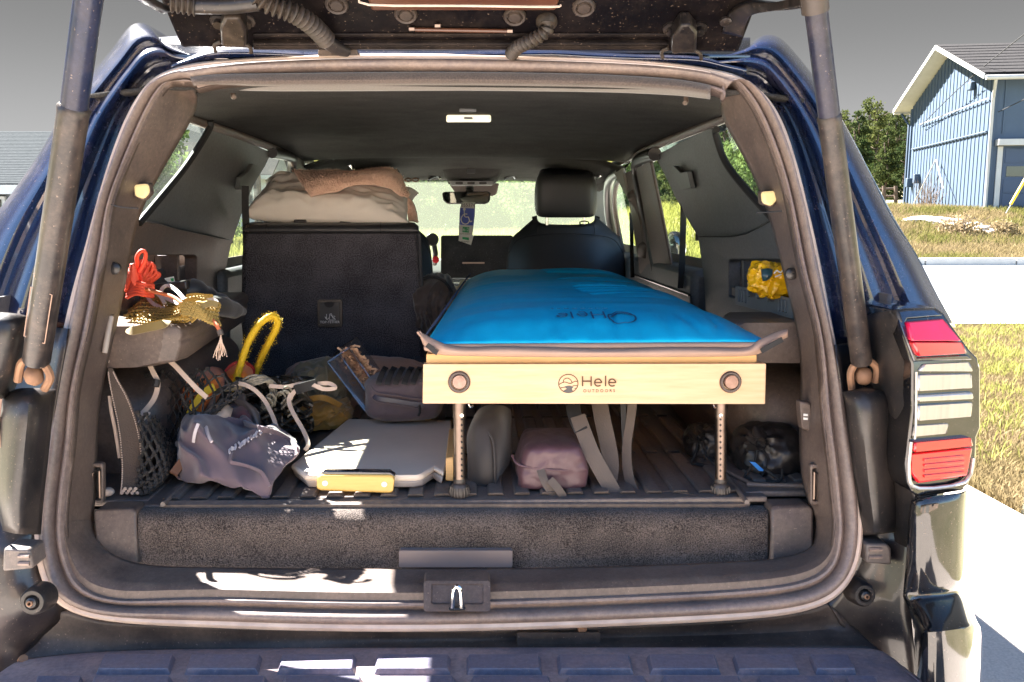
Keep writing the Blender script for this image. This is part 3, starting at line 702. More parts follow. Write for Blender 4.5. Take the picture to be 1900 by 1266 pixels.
# sill ridges
zs_ = P(855, 1094, 1.226).z + .0005
for x, dx in [(352 + i * 46, 2) for i in range(8)] + [(990 + i * 46, -2) for i in range(9)]:
    yo = -abs((x - 855) / 585) ** 2 * 5
    q = [PZ(x + dx, 1077 + yo, zs_), PZ(x + dx + 26, 1077 + yo, zs_), PZ(x + 26, 1093 + yo, zs_), PZ(x, 1093 + yo, zs_)]
    fin('sill_rib', add_hex(bmesh.new(), [p - V((0, 0, .01)) for p in q], [p + V((0, 0, .0022)) for p in q]), TRIM, suv, bevel=.001, smooth=False)
# striker recess in the sill
SR = lambda y: 1.178 + (1135 - y) * .0006
rec = plate('striker_recess', [[P(x, y, SR(y)) for x, y in rrect(786, 1078, 910, 1135, 6)], [P(x, y, SR(y)) for x, y in rrect(800, 1084, 897, 1122, 4)]], (0, .03, .002), TRIM, suv)
plate('recess_back', [[P(x, y, SR(y) + .003) for x, y in rrect(799, 1083, 898, 1124, 4)]], (0, .004, 0), TRIM, rec)
tube('striker', [P(840, 1127, 1.172), P(842, 1098, 1.170), P(848, 1089, 1.170), P(854, 1098, 1.170), P(856, 1127, 1.172)], .0036, CHROME, suv, 8, 3)
box('striker_base', P(848, 1129, 1.174), (.024, .008, .005), BLACKP, suv)
# quarter panels (painted)
QR = [((1300,132),(1345,98)),((1340,141),(1388,84)),((1380,154),(1415,67)),((1405,168),(1446,70)),((1425,190),(1480,104)),((1442,218),(1525,162)),((1460,261),(1568,230)),((1483,340),(1614,318)),((1500,414),(1657,400)),((1515,485),(1699,474)),((1530,560),(1737,548)),((1546,640),(1770,606))]
QL = [((372,126),(350,96)),((340,131),(302,76)),((318,136),(276,47)),((292,148),(242,48)),((268,170),(205,95)),((245,207),(165,142)),((228,242),(125,192)),((205,307),(80,272)),((186,370),(30,347)),((168,442),(-15,412)),((150,507),(-50,482)),((128,602),(-85,562))]
for nm, Q in (('quarter_panel', QR), ('quarter_panel', QL)):
    rows = []
    for i, (a, b) in enumerate(Q):
        w = min(1, i / 4)
        prof = [(0, .012), (.10, .012 + .035 * w), (.24, .02 + .030 * w), (.36, .012), (.48, .0), (.62, .03), (.74, .015), (.88, .03), (.97, .075), (1.0, .12)]
        r = [PL(a[0] + (b[0] - a[0]) * t, a[1] + (b[1] - a[1]) * t, d) for t, d in prof]
        r.append(r[-1] + V((0, .10 if not 3 <= i <= 8 else .012, 0)))
        rows.append(r)
    fin(nm, grid_bm(surf(rows, 3, 4)), PAINT, suv, solid=.002, so=-1)
# body side below the windows, roof, roof rails
for s in (-1, 1):
    bm = bmesh.new(); grid_bm([[V((s * x, y, z)) for y in (1.36, 2.0, 3.0, 4.0, 5.2)] for x, z in ((.70, 1.14), (.78, 1.06), (.80, .85), (.79, .6), (.72, .42))], bm=bm)
    fin('body_side', bm, PAINTC, suv, solid=.02)
bm = bmesh.new(); grid_bm([[V((x, y, z)) for x, z in ((-.60, 1.47), (-.57, 1.53), (-.50, 1.565), (-.25, 1.585), (0, 1.59), (.25, 1.585), (.50, 1.565), (.57, 1.53), (.60, 1.47))] for y in (1.52, 2.0, 2.6, 3.2, 3.85)], bm=bm)
fin('roof_panel', bm, PAINT, suv, solid=.01)
# roof rear gutter above the seal
gp = [(318,124),(345,115),(380,104),(420,99),(500,101),(560,104),(590,105),(850,104),(1000,102),(1050,103),(1100,106),(1180,109),(1240,110),(1300,113),(1340,122),(1385,132)]
rows = [[PL(x, y - 10, .03), PL(x, y - 5, .0), PL(x, y, -.004), PL(x, y + 5, .002), PL(x, y + 9, .006)] for x, y in gp]
fin('roof_gutter', grid_bm(surf(rows, 3, 3)), PAINT, suv, solid=.002, so=-1)
rows = [[PL(x, y, d) for y, d in ((70, .05), (85, .035), (98, .02), (106, .015))] for x in (300, 500, 700, 900, 1100, 1392)]
fin('roof_rear_channel', grid_bm(rows), PAINTC, suv, solid=.004, so=-1)

# ---------------------------------------------------------------- jamb area, corner panels
JAMB = mat('jamb_paint', (.010, .008, .010), (.007, .006, .008), rough=.3, coat=.35, dust=.15, ds=10, dthr=.55)
def pxsurf(name, rows, m, nu=3, nv=3, solid=.003, par=None, so=-1, **k):
    return fin(name, grid_bm(surf([[P(*q) for q in r] for r in rows], nu, nv)), m, par or suv, solid=solid, so=so, **k)
pxsurf('corner_panel', [[(1600,588,1.30),(1618,582,1.25),(1640,578,1.21),(1664,575,1.18)],[(1608,650,1.31),(1625,650,1.25),(1655,655,1.21),(1693,670,1.172)],[(1612,760,1.31),(1635,760,1.26),(1660,762,1.21),(1692,770,1.172)],[(1615,850,1.31),(1640,850,1.26),(1660,860,1.21),(1684,865,1.172)],[(1622,890,1.31),(1650,900,1.25),(1672,910,1.21),(1698,928,1.175)],[(1625,1000,1.31),(1650,1000,1.26),(1668,1010,1.22),(1690,1020,1.18)]], BLACKP)
pxsurf('strut_cover', [[(1562,728,1.25),(1590,722,1.235),(1620,722,1.235),(1650,730,1.25)],[(1568,750,1.235),(1595,748,1.21),(1625,748,1.21),(1655,752,1.24)],[(1578,830,1.235),(1605,830,1.205),(1632,832,1.21),(1658,838,1.24)],[(1588,900,1.235),(1612,900,1.205),(1640,900,1.21),(1665,902,1.24)],[(1596,960,1.235),(1620,962,1.205),(1642,962,1.21),(1672,955,1.24)],[(1598,992,1.24),(1620,992,1.215),(1645,990,1.22),(1668,985,1.245)]], BLACKP)
pxsurf('jamb_panel', [[(1550,640,1.29),(1580,640,1.33),(1620,640,1.34)],[(1575,800,1.27),(1600,800,1.3),(1650,800,1.31)],[(1594,900,1.26),(1615,900,1.28),(1670,920,1.26)],[(1596,985,1.25),(1640,990,1.25),(1690,1000,1.22)],[(1590,1040,1.25),(1630,1050,1.245),(1690,1060,1.21)],[(1550,1105,1.25),(1610,1120,1.24),(1690,1130,1.205)],[(1515,1124,1.25),(1620,1190,1.235),(1695,1200,1.19)],[(1560,1160,1.245),(1640,1240,1.22),(1700,1280,1.18)]], JAMB)
for px, py, d, r in ((1598, 1101, 1.222, 25), (68, 1113, 1.16, 27)):
    q = P(px, py, d); k = mpp(d) * r
    st = lathe('bump_stop', [(k * 1.05, -.02), (k, 0), (k * .95, .008), (k * .8, .013), (k * .55, .013), (k * .42, .010), (k * .36, .016), (k * .15, .018), (0, .014)], q, V((.0, -1, .15)), BLACKP, suv)
    lathe('bolt', [(k * .22, .012), (k * .22, .020), (k * .12, .021), (k * .1, .015), (0, .015)], q, V((0, -1, .15)), RUST, st, 8)
bk = plate('rubber_block', [[P(x, y, 1.215) for x, y in ((1608, 1010), (1648, 1010), (1655, 1020), (1655, 1050), (1608, 1046))]], (0, .04, 0), MATR, suv, bevel=.004)
for y in (1020, 1034): tube('groove', [P(1612, y, 1.214), P(1636, y, 1.214)], .003, RUBBER, bk, 6)
bk = plate('rubber_block', [[P(x, y, 1.16) for x, y in ((5, 1018), (55, 1020), (62, 1056), (3, 1062))]], (0, .04, 0), MATR, suv, bevel=.004)
for y in (1032, 1046): tube('groove', [P(34, y, 1.159), P(55, y, 1.159)], .003, RUBBER, bk, 6)
# left side
pxsurf('corner_panel', [[(-80,575,1.16),(-20,578,1.16),(30,582,1.17),(66,590,1.2)],[(-80,600,1.15),(-20,605,1.14),(30,605,1.15),(60,610,1.2)],[(-80,680,1.15),(-20,680,1.14),(20,685,1.16),(40,690,1.22)],[(-80,740,1.15),(-30,740,1.15),(0,740,1.18),(20,740,1.24)]], BLACKP)
pxsurf('strut_cover', [[(5,735,1.22),(30,722,1.20),(62,720,1.20),(104,722,1.24)],[(-2,760,1.18),(30,752,1.155),(65,750,1.16),(100,752,1.22)],[(-8,840,1.18),(25,840,1.15),(55,842,1.155),(90,848,1.21)],[(-6,930,1.18),(20,930,1.15),(48,932,1.16),(80,940,1.21)],[(5,985,1.185),(25,990,1.16),(45,992,1.165),(76,992,1.21)]], BLACKP)
pxsurf('jamb_panel', [[(-90,560,1.36),(60,600,1.33),(126,610,1.29)],[(-90,760,1.28),(30,760,1.3),(98,770,1.27)],[(-90,900,1.24),(20,900,1.26),(76,900,1.25)],[(-90,1000,1.2),(0,1000,1.21),(70,1000,1.235)],[(-90,1060,1.19),(10,1060,1.2),(80,1070,1.23)],[(-90,1120,1.18),(30,1130,1.195),(125,1132,1.235)],[(-90,1200,1.17),(-10,1220,1.19),(80,1180,1.23)],[(-90,1290,1.16),(-20,1290,1.18),(40,1230,1.22)]], JAMB)
tube('trim_edge', [P(1653, 736, 1.236), P(1657, 790, 1.236), P(1652, 822, 1.236)], .0022, PADB, suv, 6, 3)
tube('trim_edge', [P(1, 740, 1.172), P(-4, 790, 1.172), P(2, 830, 1.172)], .0025, PADB, suv, 6, 3)
# ---------------------------------------------------------------- gas struts
for (a, b, c, da, db, dc, rl, ru) in (((1508, -30), (1538, 212), (1599, 674), 1.10, 1.16, 1.25, .0153, .0140), ((168, -30), (138, 196), (67, 672), .98, 1.04, 1.16, .0172, .0148)):
    A, B_, C = P(*a, da), P(*b, db), P(*c, dc); ax = (B_ - C).normalized()
    gs = tube('gas_strut', [C, C + ax * .004, B_ - ax * .012, B_ - ax * .004, B_], [rl * .9, rl, rl, rl * 1.06, rl * .9], mat('strut_tube_dusty', (.020, .016, .016), (.011, .010, .011), rough=.34, dust=.22, ds=22, spec=.42, dthr=.54), suv, 20)
    tube('rod_tube', [B_ - ax * .01, A], ru, mat('strut_tube_clean_sky_tint', (.009, .016, .042), (.006, .010, .028), rough=.3, spec=.35, dust=.12, ds=12), gs, 20)  # blue in the base colour stands in for the reflected sky
    side = ax.cross(V((0, -1, 0))).normalized(); d_ = -ax
    tube('ball_socket', [C + side * .012, C + side * .021 + d_ * .015, C + side * .016 + d_ * .038], .0055, RUST, gs, 8, 4)
    tube('ball_socket', [C - side * .012, C - side * .019 + d_ * .012, C - side * .02 + d_ * .04], .0055, RUST, gs, 8, 4)
    blob('ball_stud', C + d_ * .022, (.012, .012, .014), RUST, gs, seed=2, e=2, amp=.1, sub=3)
    if a[0] < 500:
        cen = C + ax * .075 - V((0, 1, 0)) * rl * .985
        fr0 = [cen + side * sx * .0135 + ax * sz * .037 for sx, sz in ((-1, -1), (1, -1), (1, 1), (-1, 1))]
        for i in range(4): tube('print_frame', [fr0[i] + V((0, .0012 + .002, 0)), fr0[(i + 1) % 4] + V((0, .0012 + .002, 0))], .0007, PADB, gs, 6)
        cen2 = cen + ax * .052 + V((0, .001, 0)) - side * .004
        bm = text_bm('\u2191', .03, cen2, -side, ax, lift=.0015); fin('print_arrow', bm, PADB, gs, smooth=False)
# ---------------------------------------------------------------- tail light and corner
REDL = mat('red_lens', (.62, .008, .012), (.50, .005, .01), rough=.15, coat=1, ns=30); REDM = mat('magenta_red_lens', (.60, .004, .07), (.55, .004, .03), rough=.15, coat=1, ns=12)
CLEARL = mat('clear_lens', (.40, .375, .355), (.32, .30, .285), rough=.14, metal=.4, coat=1, ns=9, stretch=(14, 1, .4)); ORL = mat('orange_lens', (.75, .16, .03), rough=.15, coat=1)
def tl(px, py, off=0): return P(px, py, 1.165 + max(0, px - 1690) * .00022 + max(0, 640 - py) * .0004 + off)
tlt = plate('tail_light', [[tl(x, y) for x, y in ((1662,577),(1680,573),(1738,572),(1752,582),(1762,598),(1800,650),(1814,664),(1820,684),(1820,795),(1813,812),(1811,862),(1797,902),(1786,911),(1706,924),(1692,915),(1682,893),(1680,862),(1692,760),(1692,676),(1676,625))]], (0, .16, .0), GLOSSB, suv, bevel=.006)
cap = plate('light_cap', [[tl(x, y, -.004) for x, y in ((1664,580),(1684,576),(1736,575),(1750,586),(1684,592),(1680,600),(1702,664),(1795,658),(1806,668),(1696,672),(1678,622))]], (0, .012, 0), PAINTC, tlt)
def lens(name, pts, m, d=-.010, th=.03, bev=.003): return plate(name, [[tl(x, y, d) for x, y in pts]], (0, th, 0), m, tlt, bevel=bev)
lens('red_lens', ((1684,598),(1752,592),(1786,634),(1692,634)), REDM); lens('red_lens', ((1693,635.5),(1787,635.5),(1796,656),(1704,662)), REDL, -.012)
lens('clear_lens', ((1714,676),(1800,672),(1808,690),(1704,690)), CLEARL, -.004)
lens('clear_lens', ((1703,696),(1804,694),(1806,721),(1703,727)), CLEARL, -.008)
lens('clear_lens', ((1703,734),(1806,728),(1808,741),(1703,746)), CLEARL, -.008)
lens('clear_lens', ((1703,753),(1806,747),(1804,774),(1703,782)), CLEARL, -.008)
lens('clear_lens', ((1698,790),(1762,786),(1758,806),(1694,812)), CLEARL, -.004)
lens('red_lens', ((1697,822),(1803,812),(1808,828),(1696,840)), REDL, -.012, .03); lens('red_lens', ((1692,842),(1806,831),(1796,884),(1704,898),(1692,880)), REDL, -.009)
for i in range(4): lens('lens_rib', ((1716, 852 + i * 10), (1790, 845 + i * 10), (1789, 850 + i * 10), (1716, 857 + i * 10)), REDL, -.012, .004, .0005)
tube('lens_rim', [tl(x, y, -.006) for x, y in ((1690, 820), (1686, 880), (1704, 906), (1790, 894), (1806, 850))], .003, CLEARL, tlt, 8, 3)
tube('lens_rim', [tl(x, y, -.004) for x, y in ((1700, 690), (1699, 786), (1697, 815))], .002, CLEARL, tlt, 8, 3)
pxsurf('bumper_corner', [[(1697,926,1.175),(1720,922,1.165),(1770,916,1.17),(1796,912,1.19),(1800,912,1.3)],[(1688,940,1.172),(1715,938,1.155),(1765,934,1.16),(1793,930,1.185),(1796,930,1.3)],[(1681,1040,1.172),(1710,1040,1.152),(1760,1038,1.158),(1790,1030,1.185),(1793,1030,1.3)],[(1677,1085,1.172),(1710,1086,1.155),(1760,1084,1.16),(1787,1078,1.185),(1790,1078,1.3)],[(1676,1108,1.170),(1712,1108,1.155),(1755,1104,1.162),(1780,1098,1.185),(1784,1098,1.3)],[(1683,1122,1.165),(1715,1120,1.14),(1760,1116,1.145),(1790,1114,1.17),(1796,1114,1.3)],[(1696,1164,1.14),(1720,1168,1.075),(1770,1160,1.08),(1803,1152,1.12),(1812,1152,1.3)],[(1697,1182,1.135),(1722,1186,1.066),(1775,1184,1.072),(1813,1180,1.115),(1822,1180,1.3)],[(1697,1290,1.135),(1722,1290,1.066),(1778,1290,1.072),(1816,1290,1.115),(1826,1290,1.3)]], GLOSSB, 3, 4, .004)
# ---------------------------------------------------------------- bumper
BUMPM = mat('bumper_step_plastic', (.185, .15, .165), (.14, .115, .135), rough=.40, dust=.85, dustc=(.42, .28, .23), ds=7, dthr=.50, bump=.2, bs=500, bd=.001)
VALM = mat('valance_plastic', (.020, .016, .016), (.013, .011, .011), rough=.5, dust=.3, ds=5, bump=.1, bs=300, bd=.001)
bump = link(bpy.data.objects.new('bumper', None)); bump.parent = suv
zp = P(850, 1203, 1.215).z
far = [(36, 1232), (60, 1226), (160, 1215), (300, 1209), (560, 1206), (850, 1205), (1150, 1205), (1400, 1205), (1560, 1206), (1628, 1210), (1650, 1232)]
topo = [(90, 1140), (128, 1134), (185, 1152), (300, 1160), (560, 1168), (850, 1170), (1100, 1163), (1380, 1149), (1500, 1132), (1535, 1120), (1560, 1160)]
fin('valance', grid_bm(surf([[P(a[0], a[1], 1.232), P((a[0] + b[0]) / 2, (a[1] + b[1]) / 2, 1.235), PZ(b[0], b[1], zp - .004)] for a, b in zip(topo, far)], 4, 3)), VALM, bump, solid=.004)
rows = []
for x, y in far:
    p = PZ(x, y, zp); dx = p.x * .03
    rows.append([p + V((0, 0, -.012)), p, p + V((dx * .3, -.02, .004)), p + V((dx, -.10, .003)), p + V((dx, -.17, -.004)), p + V((dx, -.20, -.04)), p + V((dx, -.205, -.2))])
fin('step_pad', grid_bm(surf(rows, 3, 3)), BUMPM, bump, solid=.004)
def pad(px0, px1, y0, y1):
    q = [PZ(px0 + (850 - px0) * .02, y0, zp + .003), PZ(px1 + (850 - px1) * .02, y0, zp + .003), PZ(px1, y1, zp + .003), PZ(px0, y1, zp + .003)]
    fin('step_tile', add_hex(bmesh.new(), q, [p + V((0, 0, .0115)) for p in [q[0].lerp(q[2], .05), q[1].lerp(q[3], .05), q[2].lerp(q[0], .05), q[3].lerp(q[1], .05)]]), mat('step_tile_plastic', (.125, .12, .16), (.09, .088, .125), rough=.36, dust=.35, dustc=(.42, .28, .23), ds=16, dthr=.56), bump, smooth=False, bevel=.0015)
for a, b in ((176, 318), (340, 482), (512, 660), (692, 838), (864, 1008), (1034, 1178), (1204, 1340), (1366, 1486), (1512, 1590)): pad(a, b, 1226, 1256)
for a, b in ((60, 150), (165, 320), (345, 500), (525, 680), (700, 855), (880, 1035), (1060, 1215), (1240, 1395), (1420, 1570), (1590, 1650)): pad(a - 8, b - 8, 1266, 1310)
plate('hitch_flap', [[P(x, y, 1.222) for x, y in rrect(959, 1174, 1114, 1208, 3)]], (0, .02, 0), VALM, bump, bevel=.002)
box('latch_tab', P(1080, 1166, 1.225), (.014, .01, .010), RUST, bump)
tube('bolt', [P(40, 1226, 1.2), P(44, 1222, 1.195)], .006, RUST, bump)
# ---------------------------------------------------------------- tailgate
tg = link(bpy.data.objects.new('tailgate', None)); tg.parent = suv
TT = R(32); TH_ = P(850, 95, 1.435); TN = V((0, -math.sin(TT), -math.cos(TT))); TD = V((0, -math.cos(TT), math.sin(TT)))
def TG(px, py, off=0): return PN(px, py, TH_ + TN * off, TN)
xl, xr = TG(314, 40).x, TG(1386, 60).x
q = [V((xl, TH_.y, TH_.z)), V((xr, TH_.y, TH_.z)), V((xr, TH_.y, TH_.z)) + TD * .98, V((xl, TH_.y, TH_.z)) + TD * .98]
TGM = mat('tailgate_dark', (.010, .008, .008), (.007, .006, .006), rough=.4, spec=.08, dust=.10, ds=14, dthr=.55)
fin('inner_panel', add_hex(bmesh.new(), q, [p - TN * .09 for p in q]), mat('tailgate_black', (.006, .005, .006), rough=.3, spec=.06, dust=.05, ds=18, dthr=.58), tg, smooth=False, bevel=.006)
for py0, py1, off in ((88, 80, .006), (76, 72, .010), (66, 60, .004)):
    a = [TG(470, py0, 0), TG(1240, py0, 0), TG(1240, py1, 0), TG(470, py1, 0)]
    fin('panel_rib', add_hex(bmesh.new(), a, [p + TN * off for p in a]), mat('tailgate_dark', (.022, .018, .017), (.016, .014, .013), rough=.3, dust=.4, ds=14, dthr=.5), tg, smooth=False, bevel=.002)
ORANGE = mat('tailgate_trim_warm', (.085, .032, .015), (.06, .022, .012), rough=.3, ns=10)
a = [TG(672, -40), TG(1050, -40), TG(1030, 10), TG(690, 10)]
tr_p = fin('lift_panel', add_hex(bmesh.new(), a, [p + TN * .012 for p in a]), ORANGE, tg, smooth=False, bevel=.004)
tube('panel_edge', [TG(668, -8, .013), TG(684, 9, .013), TG(860, 11, .013), TG(1020, 13, .013), TG(1040, 10, .013)], .0018, FLANGE, tr_p, 6, 3)
tube('reflector_strip', [TG(764, 55, .005), TG(944, 58, .005)], .0032, ORANGE, tg, 8)
for x, y in ((764, 54), (946, 58), (812, 48)): tube('clip', [TG(x - 5, y, .006), TG(x + 5, y, .006)], .004, STEEL, tg, 6)
for px, py in ((625, 7), (753, 25), (955, 29), (1083, 12)):
    c = TG(px, py, .0); k = mpp(1.32) * 21
    pg = lathe('plug', [(k, 0), (k * 1.02, .003), (k * .9, .006), (k * .72, .005), (k * .66, .002), (k * .6, .002), (k * .52, .006), (k * .2, .0065), (0, .006)], c, TN, mat('dusty_grommet', (.055, .040, .032), (.03, .023, .02), rough=.5, ns=40), tg)
def hose(name, pts, r, amp, pitch, m, par, res=14):
    p = catmull(pts, 40); L_ = [0]
    for i in range(1, len(p)): L_.append(L_[-1] + (p[i] - p[i - 1]).length)
    n = int(L_[-1] / pitch * 6); q = []; rr_ = []; j = 0
    for i in range(n + 1):
        s = L_[-1] * i / n
        while j < len(p) - 2 and L_[j + 1] < s: j += 1
        t = (s - L_[j]) / max(1e-9, L_[j + 1] - L_[j]); q.append(p[j].lerp(p[j + 1], t)); rr_.append(r + amp * (1 if (i % 6) < 3 else -1) * (1 if i % 6 in (1, 4) else .7))
    return fin(name, add_tube(bmesh.new(), q, rr_, res), m, par)
HOSE = mat('dusty_conduit', (.045, .031, .022), (.013, .010, .008), rough=.55, ns=60)
hs1 = hose('wiring_conduit', [TG(478, -8, .03), TG(500, 8, .035), TG(545, 25, .035), TG(580, 48, .03), TG(605, 74, .022)], .0122, .0032, .0085, HOSE, tg)
tube('conduit_boot', [TG(603, 71, .022), TG(615, 84, .018), TG(632, 92, .012), TG(645, 96, .008)], [.011, .011, .010, .008], BLACKP, hs1, 12, 3)
plate('conduit_base', [[PL(x, y, -.006) for x, y in rrect(590, 92, 663, 104, 3)]], (0, .03, 0), MATR, tg)
hs2 = hose('wiring_conduit', [TG(1016, 42, .018), TG(1012, 58, .028), TG(985, 76, .028), TG(960, 88, .018), TG(948, 102, .006)], .0088, .0026, .0085, HOSE, tg)
lathe('conduit_cap', [(mpp(1.32) * 20, 0), (mpp(1.32) * 20, .006), (mpp(1.32) * 14, .012), (0, .012)], TG(1014, 38), TN, HOSE, hs2)
hose('wiring_conduit', [TG(318, 4, .03), TG(345, 8, .03), TG(362, 11, .03)], .013, .002, .0075, HOSE, tg)
tube('washer_hose', [TG(360, 11, .03), TG(420, 12, .03), TG(480, 6, .032)], .011, BLACKP, tg, 12, 4)
HING = mat('hinge_dark', (.012, .010, .010), (.008, .007, .007), rough=.3, spec=.3, dust=.18, ds=20, dthr=.54)
for pts, bx in ((((416, 33), (444, 33), (456, 55), (457, 90), (411, 90), (408, 50)), (400, 470)), (((1264, 47), (1282, 47), (1294, 62), (1292, 100), (1246, 102), (1248, 72)), (1230, 1305))):
    hg = plate('hinge', [[TG(x, y, .030) for x, y in pts]], -TN * .028, HING, tg, bevel=.004)
    for dx in (-26, 26):
        cx = sum(p[0] for p in pts) / 6 + dx; cy = min(p[1] for p in pts) + 4
        lathe('bolt', [(.013, 0), (.013, .004), (.008, .005), (.008, .012), (.0, .012)], TG(cx, cy, .0), TN, HING, hg, 10)
    x0, x1 = bx; yb = max(p[1] for p in pts)
    tube('hinge_clip', [TG(x0, yb + 6, .012), TG(x0 - 2, yb - 6, .012), TG(x0 + 10, yb - 12, .014)], .003, HOSE, hg, 8, 3)
    tube('hinge_clip', [TG(x1 - 20, yb - 10, .014), TG(x1 - 6, yb - 2, .014), TG(x1 - 4, yb + 8, .008)], .003, HOSE, hg, 8, 3)
# strut mounts on the hatch
ar = pxsurf('strut_bracket', [[(1340, 62, 1.39), (1360, 66, 1.39), (1378, 70, 1.39)], [(1352, 28, 1.34), (1368, 36, 1.34), (1384, 46, 1.35)], [(1385, 8, 1.28), (1390, 18, 1.28), (1396, 28, 1.28)], [(1440, 4, 1.2), (1440, 12, 1.2), (1440, 20, 1.2)], [(1490, -10, 1.12), (1490, 2, 1.12), (1490, 12, 1.12)], [(1500, -14, 1.1), (1500, -4, 1.1), (1500, 6, 1.1)]], HING, 3, 4, .012, tg)
lathe('bolt', [(.009, 0), (.009, .004), (.005, .006), (0, .006)], P(1346, 38, 1.345), TN, HING, ar, 10)
tube('strut_collar', [P(1509, -20, 1.095), P(1513, 22, 1.105)], .0165, mat('dusty_grommet', (.2, .155, .13)), tg, 16)
pxsurf('strut_bracket', [[(318, 22, 1.33), (314, 12, 1.33)], [(290, 12, 1.26), (290, 0, 1.26)], [(262, -4, 1.18), (262, -18, 1.18)], [(200, -20, 1.02), (200, -36, 1.02)]], HING, 3, 4, .012, tg)
# ================================================================ cabin interior
def WX(z): return .655 - .3 * max(0, z - 1.15)
def WL(px, py, s, off=0):
    r = ray(px, py)
    n = V((s, 0, .3)); t = (.655 - off + .3 * 1.15 - CAM.dot(n)) / r.dot(n); p = CAM + r * t
    if p.z < 1.15: p = CAM + r * ((s * (.655 - off) - CAM.x) / r.x)
    return p
def walls(name, loops, s, m, th=.025, off=0, par=None, bevel=.004):
    return plate(name, [[WL(x, y, s, off) for x, y in lp] for lp in loops], (s * th, 0, 0), m, par or suv, bevel=bevel)
cabin = suv
# headliner
rows = []
for i in range(26):
    y = 1.435 + (3.06 - 1.435) * i / 25
    t = i / 25
    zc = 1.500 + .012 * math.sin(t * 3.0) - .014 * sst(.75, 1, t) - .010 * sst(.25, 0, t)
    r = []
    for j in range(25):
        u = -1 + 2 * j / 24; X = WX(1.46) + .01
        dip = .012 * abs(u) ** 6 + .010 * abs(u) ** 2.2
        bul = -.016 * math.exp(-((y - 2.9) / .16) ** 2) * (1 - abs(u) ** 3)
        r.append(V((u * X, y, zc - dip + bul)))
    rows.append(r)
lip = [V((p.x, p.y + .012, p.z + .004)) for p in rows[-1]]; lip2 = [V((p.x, p.y + .02, p.z + .05 * (1 - abs(p.x / .57) ** 4))) for p in rows[-1]]
fin('headliner', grid_bm(rows + [lip, lip2]), HEAD, suv, solid=.006, so=1)
rows = []
for i in range(10):
    y = 3.06 + 1.0 * i / 9; rows.append([V((u / 8 * .56, y, 1.488 - .05 * (i / 9) - .05 * abs(u / 8) ** 5)) for u in range(-8, 9)])
fin('front_headliner', grid_bm(rows), HEAD, suv, solid=.006, so=1)
for s in (-1, 1):   # cant rails over the windows
    pts = [V((s * (WX(1.49) + .006), y, 1.482 - max(0, y - 2.6) * .02)) for y in (1.5, 2.2, 2.9, 3.5, 4.0)]
    tube('cant_rail', pts, .012, TRIM, suv, 10, 2)
# quarter windows and C pillars
CPL = [(389,222),(395,228),(450,260),(504,283),(492,308),(470,345),(447,400),(432,446),(330,424),(300,415),(262,409),(300,362),(345,306),(384,246)]
walls('pillar_trim', [CPL], -1, TRIMC, .005, bevel=.001)
CPR = [(1215,290),(1262,264),(1318,238),(1330,247),(1346,300),(1385,352),(1432,406),(1408,421),(1384,433),(1356,439),(1295,439),(1283,420),(1255,370),(1234,326)]
walls('pillar_trim', [CPR], 1, TRIMC, .005, bevel=.001)
for s, pts in ((-1, [(390,223),(386,244),(345,308),(300,364),(258,414)]), (1, [(1330,240),(1328,250),(1346,301),(1386,353),(1440,412)])):
    tube('window_seal', [WL(x, y, s, .012) for x, y in pts], .0075, DARK, suv, 8, 4)
for s, pts in ((-1, [(340,190),(396,214),(384,248),(258,416),(236,420),(290,300)]), (1, [(1338,222),(1326,246),(1346,302),(1445,418),(1462,412),(1400,290)])):
    plate('quarter_glass', [[WL(x, y, s, -.012) for x, y in pts]], (s * .004, 0, 0), GLASS, suv, bevel=0, smooth=False)
for s, pts in ((-1, [(255,404),(300,408),(330,417),(432,436),(432,452),(330,432),(300,424),(255,416)]), (1, [(1290,432),(1356,432),(1384,426),(1408,414),(1440,398),(1444,410),(1410,430),(1384,441),(1356,447),(1290,447)])):
    walls('seam_backing', [pts], s, DARK, .006, -.014, bevel=0)  # added dark plate, stops sunlight leaking through the trim seam
# lower side trims with pockets
LTL = [(226,402),(262,410),(300,416),(330,425),(431,447),(419,500),(421,560),(425,612),(200,640),(214,560)]
PKL = rrect(236, 474, 365, 533, 5, 3)
walls('side_trim', [LTL, PKL], -1, TRIM, .03, .012)
walls('pocket_back', [rrect(226, 466, 372, 540, 6, 3)], -1, TRIM, .01, -.045)
walls('pocket_divider', [[(329, 474), (333, 474), (333, 532), (329, 532)]], -1, TRIM, .05, .008, bevel=.001)
LTR = [(1295,440),(1356,440),(1384,434),(1408,422),(1434,407),(1478,452),(1500,640),(1480,660),(1310,600),(1306,520)]
PKR = rrect(1352, 482, 1470, 552, 5, 3)
walls('side_trim', [LTR, PKR], 1, TRIMC, .03, .012)
walls('pocket_back', [rrect(1340, 474, 1480, 560, 6, 3)], 1, TRIM, .01, -.06)
walls('pocket_divider', [[(1377, 484), (1380, 484), (1380, 534), (1377, 534)]], 1, TRIMC, .05, .008, bevel=.001)
